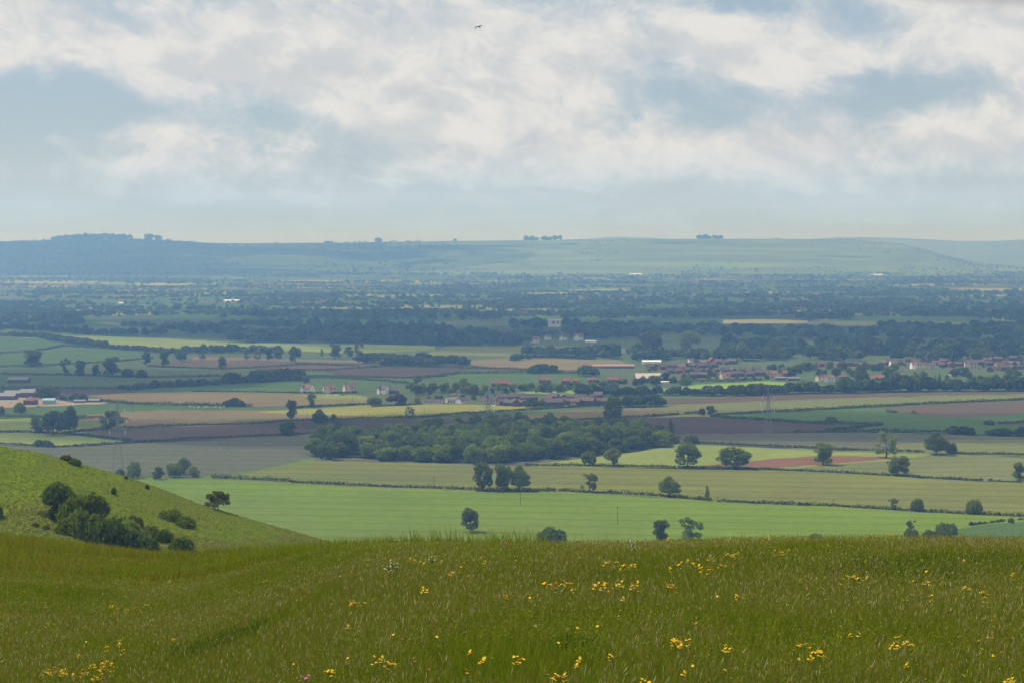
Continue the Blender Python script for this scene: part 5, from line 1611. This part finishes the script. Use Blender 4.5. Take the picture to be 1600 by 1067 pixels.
tag(b_, "small dark bird gliding alone in the cloudy sky", 'bird')
#@@PART4
# ------------------------------------------------------------------ meadow grass
rng = np.random.default_rng(3)
def blades(x, y, h, w, lean, col, col_tip, seedhead=None):
    """one grass blade per point, five vertices; optional seed head colour at the top"""
    n = len(x); z = meadow_z(x, y) - .02
    a = rng.uniform(0, pi, n); ca, sa = np.cos(a), np.sin(a)
    la = rng.uniform(0, 2 * pi, n); lx, ly = np.cos(la) * lean * h, np.sin(la) * lean * h
    B = np.stack([x, y, z], -1)
    side = np.stack([ca, sa, 0 * ca], -1) * (w / 2)[:, None]
    mid = B + np.stack([lx * .3, ly * .3, h * .55], -1)
    tip = B + np.stack([lx, ly, h], -1)
    V = np.stack([B - side, B + side, mid + side * .8, mid - side * .8, tip], 1).reshape(-1, 3)
    i = np.arange(n) * 5
    Q = np.stack([i, i + 1, i + 2, i + 3], -1); Tr = np.stack([i + 3, i + 2, i + 4], -1)
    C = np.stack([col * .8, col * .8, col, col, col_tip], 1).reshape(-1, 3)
    return V, Q, Tr, C


def pick(pal, n, wts):
    P = np.array(pal); w = np.array(wts, float); return P[rng.choice(len(P), n, p=w / w.sum())] * rng.uniform(.8, 1.2, (n, 1))


def lush(x, y, patches=True):
    """0..1 where the grass is short-stalked and green: patches, plus the green strip along the brow on the left"""
    px, row = proj(x, y, meadow_z(x, y, False))
    strip = np.interp(px, [-200, 0, 200, 350, 520, 800, 900, 1600], [935, 926, 905, 884, 869, 866, 862, 860])
    g = np.exp(-((row - strip) / 8) ** 2) * np.interp(px, [830, 950], [1, 0])
    g = np.maximum(g, .8 * np.exp(-(((px - 1540) / 110) ** 2 + ((row - 890) / 12) ** 2)))
    if not patches: return np.clip(g, 0, 1)
    n = fbm(x * .35, y * .16, 12, 4)
    return np.clip(np.maximum(g, (n - .47) * 4), 0, 1)


VV, QQ, TT, CC = [], [], [], []; off = 0
def push(r):
    global off
    V, Q, Tr, C = r; VV.append(V); QQ.append(Q + off); TT.append(Tr + off); CC.append(C); off += len(V)


GREENS_ = [(0.125, 0.196, 0.0088), (0.156, 0.207, 0.0110), (0.194, 0.213, 0.0143), (0.106, 0.178, 0.0110), (0.237, 0.230, 0.0198)]
OLIVES = [(0.190, 0.213, 0.0176), (0.212, 0.213, 0.0264), (0.158, 0.213, 0.0143), (0.206, 0.184, 0.0264)]
SEEDS = [(0.275, 0.231, 0.0712), (0.338, 0.308, 0.1235), (0.211, 0.154, 0.0427), (0.422, 0.407, 0.2090), (0.243, 0.182, 0.0665)]


def sample(n, y0, y1, p, ulim=(-.40, .40)):
    y = (y0 ** p + (y1 ** p - y0 ** p) * rng.random(n)) ** (1 / p)
    u = rng.uniform(ulim[0], ulim[1], n); return u * y, y


# leafy undergrowth
x, y = sample(720000, 6.0, 34, .9)
L = lush(x, y); n = len(x)
col = np.where((rng.random(n) < .46 + .5 * L)[:, None], pick(GREENS_, n, [3, 3, 2, 2, 1]), pick(OLIVES, n, [3, 2, 3, 2]))
col = col * (1 - .08 * L[:, None])
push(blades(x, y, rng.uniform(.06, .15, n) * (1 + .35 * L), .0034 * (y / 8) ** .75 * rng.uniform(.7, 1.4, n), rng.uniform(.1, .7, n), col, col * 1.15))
# stalks with seed heads
x, y = sample(150000, 6.0, 34, .9)
L = lush(x, y); k = (rng.random(len(x)) > .75 * L) & (fbm(x * .5, y * .3, 44, 3) > .30); x, y, L = x[k], y[k], L[k]; n = len(x)
h = rng.uniform(.11, .23, n) * (.8 + .5 * fbm(x * .3, y * .3, 51, 3)) * np.interp(y, [14, 24], [1, .72]); w = .0024 * (y / 8) ** .75 * rng.uniform(.7, 1.3, n)
col = pick(OLIVES + GREENS_[:3], n, [3, 3, 3, 2, 2, 2, 2]); tipc = pick(SEEDS + OLIVES[:2], n, [2.4, 1.4, 2, .7, 1.4, 2, 2])
push(blades(x, y, h, w, rng.uniform(.05, .4, n), col, tipc))
# the seed heads themselves: short slim spindles on a part of the stalks
m_ = rng.random(n) < .55
xs_, ys_, hs_ = x[m_], y[m_], h[m_]; n2 = len(xs_)
zb = meadow_z(xs_, ys_) + hs_ * .86; ww = .0042 * (ys_ / 8) ** .7 * rng.uniform(.7, 1.4, n2); hh = rng.uniform(.02, .045, n2)
a = rng.uniform(0, pi, n2); sd_ = np.stack([np.cos(a), np.sin(a), 0 * a], -1) * (ww / 2)[:, None]
B = np.stack([xs_, ys_, zb], -1); up = np.stack([rng.normal(size=n2) * .012, rng.normal(size=n2) * .012, hh], -1)
V = np.stack([B - sd_ * .3, B + sd_ * .3, B + up * .5 + sd_, B + up * .5 - sd_, B + up], 1).reshape(-1, 3)
i = np.arange(n2) * 5; cc = pick(SEEDS, n2, [3, 3, 3, 1.5, 2])
push((V, np.stack([i, i + 1, i + 2, i + 3], -1), np.stack([i + 3, i + 2, i + 4], -1), np.repeat(cc, 5, 0)))
# the longer slope on the left
x, y = sample(170000, 30, 125, 1.2, (-.44, .02))
n = len(x); L = lush(x, y, False)
lump = fbm(x * .16, y * .16, 71, 4)
col = np.where((rng.random(n) < .12 + .8 * L + .5 * (lump < .42))[:, None], pick(GREENS_, n, [3, 3, 2, 2, 1]), pick(OLIVES + [(.16, .12, .03), (.19, .19, .02)], n, [3, 2, 2, 3, 3, 3]))
push(blades(x, y, rng.uniform(.15, .38, n) * np.clip((lump - .25) * 3.2, .25, 1.6), .012 * (y / 30) ** .9 * rng.uniform(.7, 1.4, n), rng.uniform(.1, .6, n), col, col * 1.2))
# flecks: loose florets, bent tips and small leaves on top of the sward
def flecks(x, y, lo, hi, size, pal, wts, lush_too=True):
    global off
    n = len(x); z = meadow_z(x, y) + rng.uniform(lo, hi, n)
    P = np.stack([x, y, z], -1); N = np.tile(np.array([0, -.6, .7]), (n, 1))
    V, q = cards(P, N, size, rng, 1.2)
    c = np.repeat(pick(pal, n, wts), 4, 0)
    VV.append(V); QQ.append(q + off); TT.append(np.zeros((0, 3), int)); CC.append(c); off += len(V)


x, y = sample(260000, 6.0, 34, .95)
nk = fbm(x * .6, y * .35, 57, 3); k = nk > .40; x, y = x[k], y[k]
flecks(x, y, .05, .20, .0042 * (y / 8) ** .55, SEEDS + GREENS_[:3] + OLIVES[:2], [1.8, 1.6, 1.6, 1.2, 1.2, 5, 5, 4, 3, 3])
x, y = sample(60000, 30, 125, 1.2, (-.44, .02))
flecks(x, y, .05, .25, .016 * (y / 30) ** .8, OLIVES + SEEDS[2:3] + GREENS_[:2], [3, 3, 3, 3, 2, 2, 2])
# a darker rank tuft and a few coarse tussocks
for px, row, rad, cnt, hh in ((890, 1010, .09, 420, .17), (1545, 890, .8, 4200, .20), (1420, 905, .4, 1200, .2), (330, 1018, .3, 1500, .2), (880, 905, .5, 900, .15), (1470, 892, .5, 1600, .2)):
    s_ = -ray(px, row)[1]; u_ = (px - CX) / F; a_, b_ = meadow_ab(np.array(u_)); y_ = float(((s_ - a_) - np.sqrt(max((s_ - a_) ** 2 - 4 * b_ * EYE, 0))) / (2 * b_))
    x_ = u_ * y_
    xx = x_ + rng.normal(size=cnt) * rad; yy = y_ + rng.normal(size=cnt) * rad
    c_ = pick([(.06, .12, .008), (.08, .14, .010), (.095, .15, .010)], cnt, [1, 1, 1])
    push(blades(xx, yy, rng.uniform(.5, 1, cnt) * hh, .006 * (yy / 8) ** .7 * rng.uniform(.7, 1.3, cnt), rng.uniform(.1, .6, cnt), c_, c_ * 1.2))
# sparse stalks that break the brow line
x, y = sample(1500, 20, 31, 1.0); n = len(x)
col = pick(SEEDS[:3] + OLIVES, n, [2, 1, 2, 2, 2, 1, 1])
push(blades(x, y, rng.uniform(.18, .38, n), .004 * (y / 20) * rng.uniform(.8, 1.3, n), rng.uniform(.02, .2, n), col, col))
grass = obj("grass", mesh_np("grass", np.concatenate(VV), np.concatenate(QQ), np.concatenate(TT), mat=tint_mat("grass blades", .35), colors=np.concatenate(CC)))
tag(grass, "long seeding grass of the flower meadow", kind="stuff")

# turf tufts on the spur
n = 45000
px = rng.uniform(-150, 640, n); t = rng.random(n) ** .8
P = spur_point(px, t); P[:, 2] += (fbm(P[:, 0] * .09, P[:, 1] * .09, 31, 4) - .5) * 1.1 * np.sin(pi * np.minimum(t, .98)) ** .5
nn = fbm(P[:, 0] * .035, P[:, 1] * .035, 91, 4) - np.interp(P[:, 0], [-105, -45], [-.10, .13])
C = np.where((nn > .5)[:, None], pick([(.12, .165, .012), (.13, .175, .014), (.10, .145, .012)], n, [2, 2, 1]), pick([(.125, .12, .022), (.13, .135, .022), (.105, .115, .020)], n, [2, 2, 1]))
N = np.tile(np.array([0, -.35, 1.0]), (n, 1))
V, q = cards(P + np.array([0, 0, .03]), N, .22, rng, .3)
tufts = obj("hillside_grass", mesh_np("hillside grass", V, q, mat=tint_mat("turf tufts", .3), colors=np.repeat(C, 4, 0)))
tag(tufts, "tufted turf on the spur", kind="stuff")

# ------------------------------------------------------------------ flowers of the meadow
YEL = plain("yellow petals", (.78, .46, .006), .6, .2, .12, 40); YEL.node_tree.nodes["Principled BSDF"].inputs["Subsurface Weight"].default_value = 0
CREAMP = plain("cream petals", (.62, .58, .42), .7); PINKP = plain("pink petals", (.55, .12, .25), .7)
STEM = plain("flower stem", (.13, .18, .03), .8)


def flower_tpl(seed, petal, florets, spread, size):
    r_ = np.random.default_rng(seed); st = MB(); hd = MB()
    st.tube([(0, 0, -.05), (.004, 0, .5), (0, .006, .84)], [.0035, .003, .0022], 5)
    for i in range(florets):
        a = r_.uniform(0, 2 * pi); d = spread * math.sqrt(r_.random()); z = 1.0 + r_.uniform(-.022, .012) - d * .3
        c = np.array((d * cos(a), d * sin(a), z))
        st.tube([(0, .006, .82), c * np.array((.6, .6, 1)) - (0, 0, .06), c], [.0022, .0018, .0016], 4)
        tilt = r_.normal(size=2) * .3 + np.array((0, -.0)); npet = 7; s = size * r_.uniform(.75, 1.2)
        ctr = [c + np.array((0, 0, .25 * s))]; ring = []
        for j in range(npet * 2):
            b = 2 * pi * j / (npet * 2); rr = s * (1.0 if j % 2 == 0 else .62)
            dx, dy = rr * cos(b), rr * sin(b)
            ring.append(c + np.array((dx, dy, dx * tilt[0] + dy * tilt[1] + (.15 * s if j % 2 == 0 else 0))))
        m2 = len(ring); V = ctr + ring + [c - np.array((0, 0, .45 * s))]
        hd.add(V, [(0, 1 + j, 1 + (j + 1) % m2) for j in range(m2)] + [(m2 + 1, 1 + (j + 1) % m2, 1 + j) for j in range(m2)])
    return st.mesh("flower stem", STEM), hd.mesh("flower head", petal)


FT = [flower_tpl(i, YEL, n, s * .65, z * .54) for i, (n, s, z) in enumerate(((5, .045, .017), (7, .06, .017), (3, .03, .018), (6, .05, .019), (1, .005, .021)))]
CT_ = [flower_tpl(50 + i, CREAMP, n, s, z) for i, (n, s, z) in enumerate(((7, .035, .006), (9, .04, .006)))]
PKT = flower_tpl(60, PINKP, 3, .02, .014)


def flower(px, row, tpl, label, group, name='yellow_flower', h=.13, s=1.0, cat='flower'):
    s_ = -ray(px, row)[1]; u_ = (px - CX) / F / (cp + s_ * sp) ** -1 if False else ray(px, row)[0]
    a_, b_ = meadow_ab(np.array(float(u_)))
    disc = (s_ - a_) ** 2 - 4 * b_ * (EYE - h)
    y_ = float(((s_ - a_) - math.sqrt(max(float(disc), 0))) / (2 * b_)) if disc > 0 else float((s_ - a_) / (2 * b_))
    x_ = float(u_) * y_
    z_ = float(meadow_z(np.array([x_]), np.array([y_]))[0])
    # the head keeps its row on the photo: stretch the stem to it
    hh = (H - s_ * y_) - z_
    hh = min(max(hh, .07), .30)
    r = obj(name, None, None, (x_, y_, z_), rng.uniform(0, 6.28))
    grow = s * (max(y_, 9) / 9) ** .35
    obj('stem', tpl[0], r, (0, 0, 0), 0, (grow, grow, hh))
    hd = obj('flower_head', tpl[1], r, (0, 0, hh - grow), 0, (grow, grow, grow))
    tag(r, label, cat, group)
    return r


FL = []   # (px, row, spread x, spread y, count, label, group)
FL += [(115, 1050, 30, 9, 26, "yellow flower in the densest patch at the meadow's lower corner", "densest lower corner patch"),
       (150, 1040, 24, 10, 12, "yellow flower fringing the densest patch of the lower corner", "fringe of the corner patch"),
       (176, 1008, 12, 12, 7, "yellow flower in the loose group just above the corner patch", "loose group above the corner patch"),
       (955, 882, 22, 7, 14, "yellow flower in the upper half of the middle drift", "upper middle drift"),
       (880, 910, 14, 9, 11, "yellow flower in the tight clump at the middle drift's end", "tight clump of the middle drift"),
       (945, 911, 26, 4, 14, "yellow flower in the lower line of the middle drift", "lower line of the middle drift"),
       (1010, 912, 32, 5, 9, "yellow flower scattered beside the middle drift", "scatter beside the middle drift"),
       (1075, 882, 26, 7, 13, "yellow flower in the drift below the brow and the two dark trees", "drift below the two dark trees"),
       (1130, 870, 26, 7, 12, "yellow flower in the drift beside the brow's orange tuft", "drift beside the brow tuft"),
       (1120, 889, 24, 5, 9, "yellow flower on the lower side of the brow drift", "lower side of the brow drift"),
       (1205, 838, 18, 4, 11, "yellow flower standing on the brow line against the green crop", "flowers on the brow line"),
       (1235, 843, 18, 4, 8, "yellow flower just under the brow line", "flowers just under the brow line"),
       (1212, 862, 16, 5, 9, "yellow flower in the small bright knot under the brow", "bright knot under the brow"),
       (1140, 842, 10, 3, 4, "yellow flower on the brow over the drift", "brow flowers over the drift"),
       (1038, 843, 10, 3, 5, "yellow flower on the brow below the wider dark tree", "brow flowers by the wider dark tree"),
       (1385, 836, 12, 3, 4, "yellow flower on the brow before the pale hedge trees", "brow flowers before the pale trees"),
       (1487, 838, 10, 3, 4, "yellow flower on the brow before the big round bush", "brow flowers by the round bush"),
       (1336, 897, 7, 8, 5, "yellow flower in the pair of heads below the round bush", "pair below the round bush"),
       (1060, 1003, 14, 6, 10, "yellow flower in the bright bunch low in the meadow's middle", "bright low bunch"),
       (1137, 1015, 8, 8, 4, "yellow flower in the small group beside the bright low bunch", "group beside the low bunch"),
       (957, 1025, 6, 4, 4, "yellow flower pair near the dark tuft", "pair near the dark tuft"),
       (915, 1033, 12, 5, 4, "yellow flower in the little row under the dark tuft", "row under the dark tuft"),
       (812, 1028, 10, 3, 5, "yellow flower in the tiny row at the meadow's lower middle", "tiny lower row"),
       (868, 1052, 12, 8, 6, "yellow flower in the lowest middle group", "lowest middle group"),
       (1010, 1062, 10, 4, 3, "yellow flower at the very bottom by the lowest middle group", "very bottom flowers"),
       (763, 1028, 9, 5, 7, "yellow flower in the bright bunch beside the tiny lower row", "bunch beside the tiny row"),
       (560, 940, 9, 3, 5, "yellow flower in the pair above the pink flower", "pair above the pink flower"),
       (525, 1048, 18, 6, 5, "yellow flower near the single pink flower", "flowers near the pink one"),
       (600, 1030, 20, 10, 6, "yellow flower between the pink flower and tiny lower row", "flowers beyond the pink one"),
       (362, 923, 10, 3, 5, "yellow flower in the small line at the meadow's upper part", "small upper line"),
       (430, 906, 22, 4, 6, "yellow flower along the green strip", "flowers along the green strip"),
       (700, 880, 40, 14, 15, "yellow flower scattered below the solitary field tree", "scatter below the field tree"),
       (780, 870, 30, 12, 10, "yellow flower scattered below the domed bush", "scatter below the domed bush"),
       (660, 920, 8, 3, 3, "yellow flower in the small knot of the upper middle meadow", "small upper knot"),
       (205, 950, 40, 9, 9, "yellow flower scattered in the meadow's paler side", "scatter of the paler side"),
       (90, 945, 14, 4, 4, "yellow flower group close to the edge of the paler side", "group of the paler side"),
       (85, 982, 10, 5, 2, "single yellow flower above the corner patch", "singles above the corner patch"),
       (275, 1000, 16, 6, 4, "yellow flower in the loose group beyond the corner patch", "loose group beyond the corner"),
       (40, 922, 12, 3, 3, "yellow flower at the edge of the green strip", "edge of the green strip"),
       (1405, 1000, 18, 6, 5, "yellow flower in the small group of the meadow's lower side", "small lower side group"),
       (1250, 1018, 40, 24, 8, "yellow flower scattered low between the two lower groups", "low scatter"),
       (1575, 1062, 12, 4, 5, "yellow flower cut by the bottom corner of the picture", "bottom corner flowers"),
       (1560, 980, 26, 12, 4, "yellow flower near the picture's side edge", "side edge flowers"),
       (1500, 925, 60, 20, 8, "yellow flower by the dark green tussock", "flowers by the tussock"),
       (1590, 893, 8, 3, 2, "yellow flower pair beside the dark green tussock", "pair by the tussock"),
       (1260, 905, 10, 6, 3, "yellow flower in the thin group below the bright knot", "thin group below the knot"),
       (1130, 930, 20, 3, 3, "yellow flower in the thin line of the mid meadow", "thin mid line")]
for px, row, sx_, sy_, n, lab, grp in FL:
    for i in range(max(1, round(n * .62))):
        x_ = px + rng.normal() * sx_ * .75; r_ = row + rng.normal() * sy_ * .55
        flower(x_, min(max(r_, 833), 1075), FT[int(rng.choice([0, 1, 2, 3, 4], p=[.25, .2, .25, .15, .15]))], lab, grp)
for i in range(90):
    flower(rng.uniform(0, 1600), rng.uniform(870, 1066), FT[int(rng.choice([2, 4]))], "single yellow flower scattered thinly through the whole meadow", "thin scatter of single flowers")
for px, row in ((614, 872), (618, 876), (609, 880), (990, 845), (993, 850), (676, 866)):
    flower(px, row, CT_[px % 2], "cream flower head among the seeding grass below the field tree", "cream flowers of the meadow", 'cream_flower', .3, 1.2)
flower(478, 1053, PKT, "single pink flower low in the meadow", None, 'pink_flower', .25, 1.0)
flower(790, 831, PKT, "pinkish seed spike rising over the brow next to the field tree", None, 'seed_spike', .4, 1.0, 'flower')

# ------------------------------------------------------------------ render settings
sc.render.engine = 'CYCLES'
cy = sc.cycles
cy.max_bounces = 6; cy.diffuse_bounces = 2; cy.glossy_bounces = 1; cy.transmission_bounces = 3; cy.transparent_max_bounces = 4; cy.volume_bounces = 0
cy.use_denoising = True
try:
    cy.denoiser = 'OPENIMAGEDENOISE'; cy.denoising_input_passes = 'RGB_ALBEDO_NORMAL'
except Exception: pass
cy.use_adaptive_sampling = True; cy.adaptive_threshold = .01
cy.sample_clamp_indirect = 4
sc.view_settings.view_transform = 'Standard'; sc.view_settings.look = 'None'
sc.view_settings.exposure = 0.0; sc.view_settings.gamma = 1.0
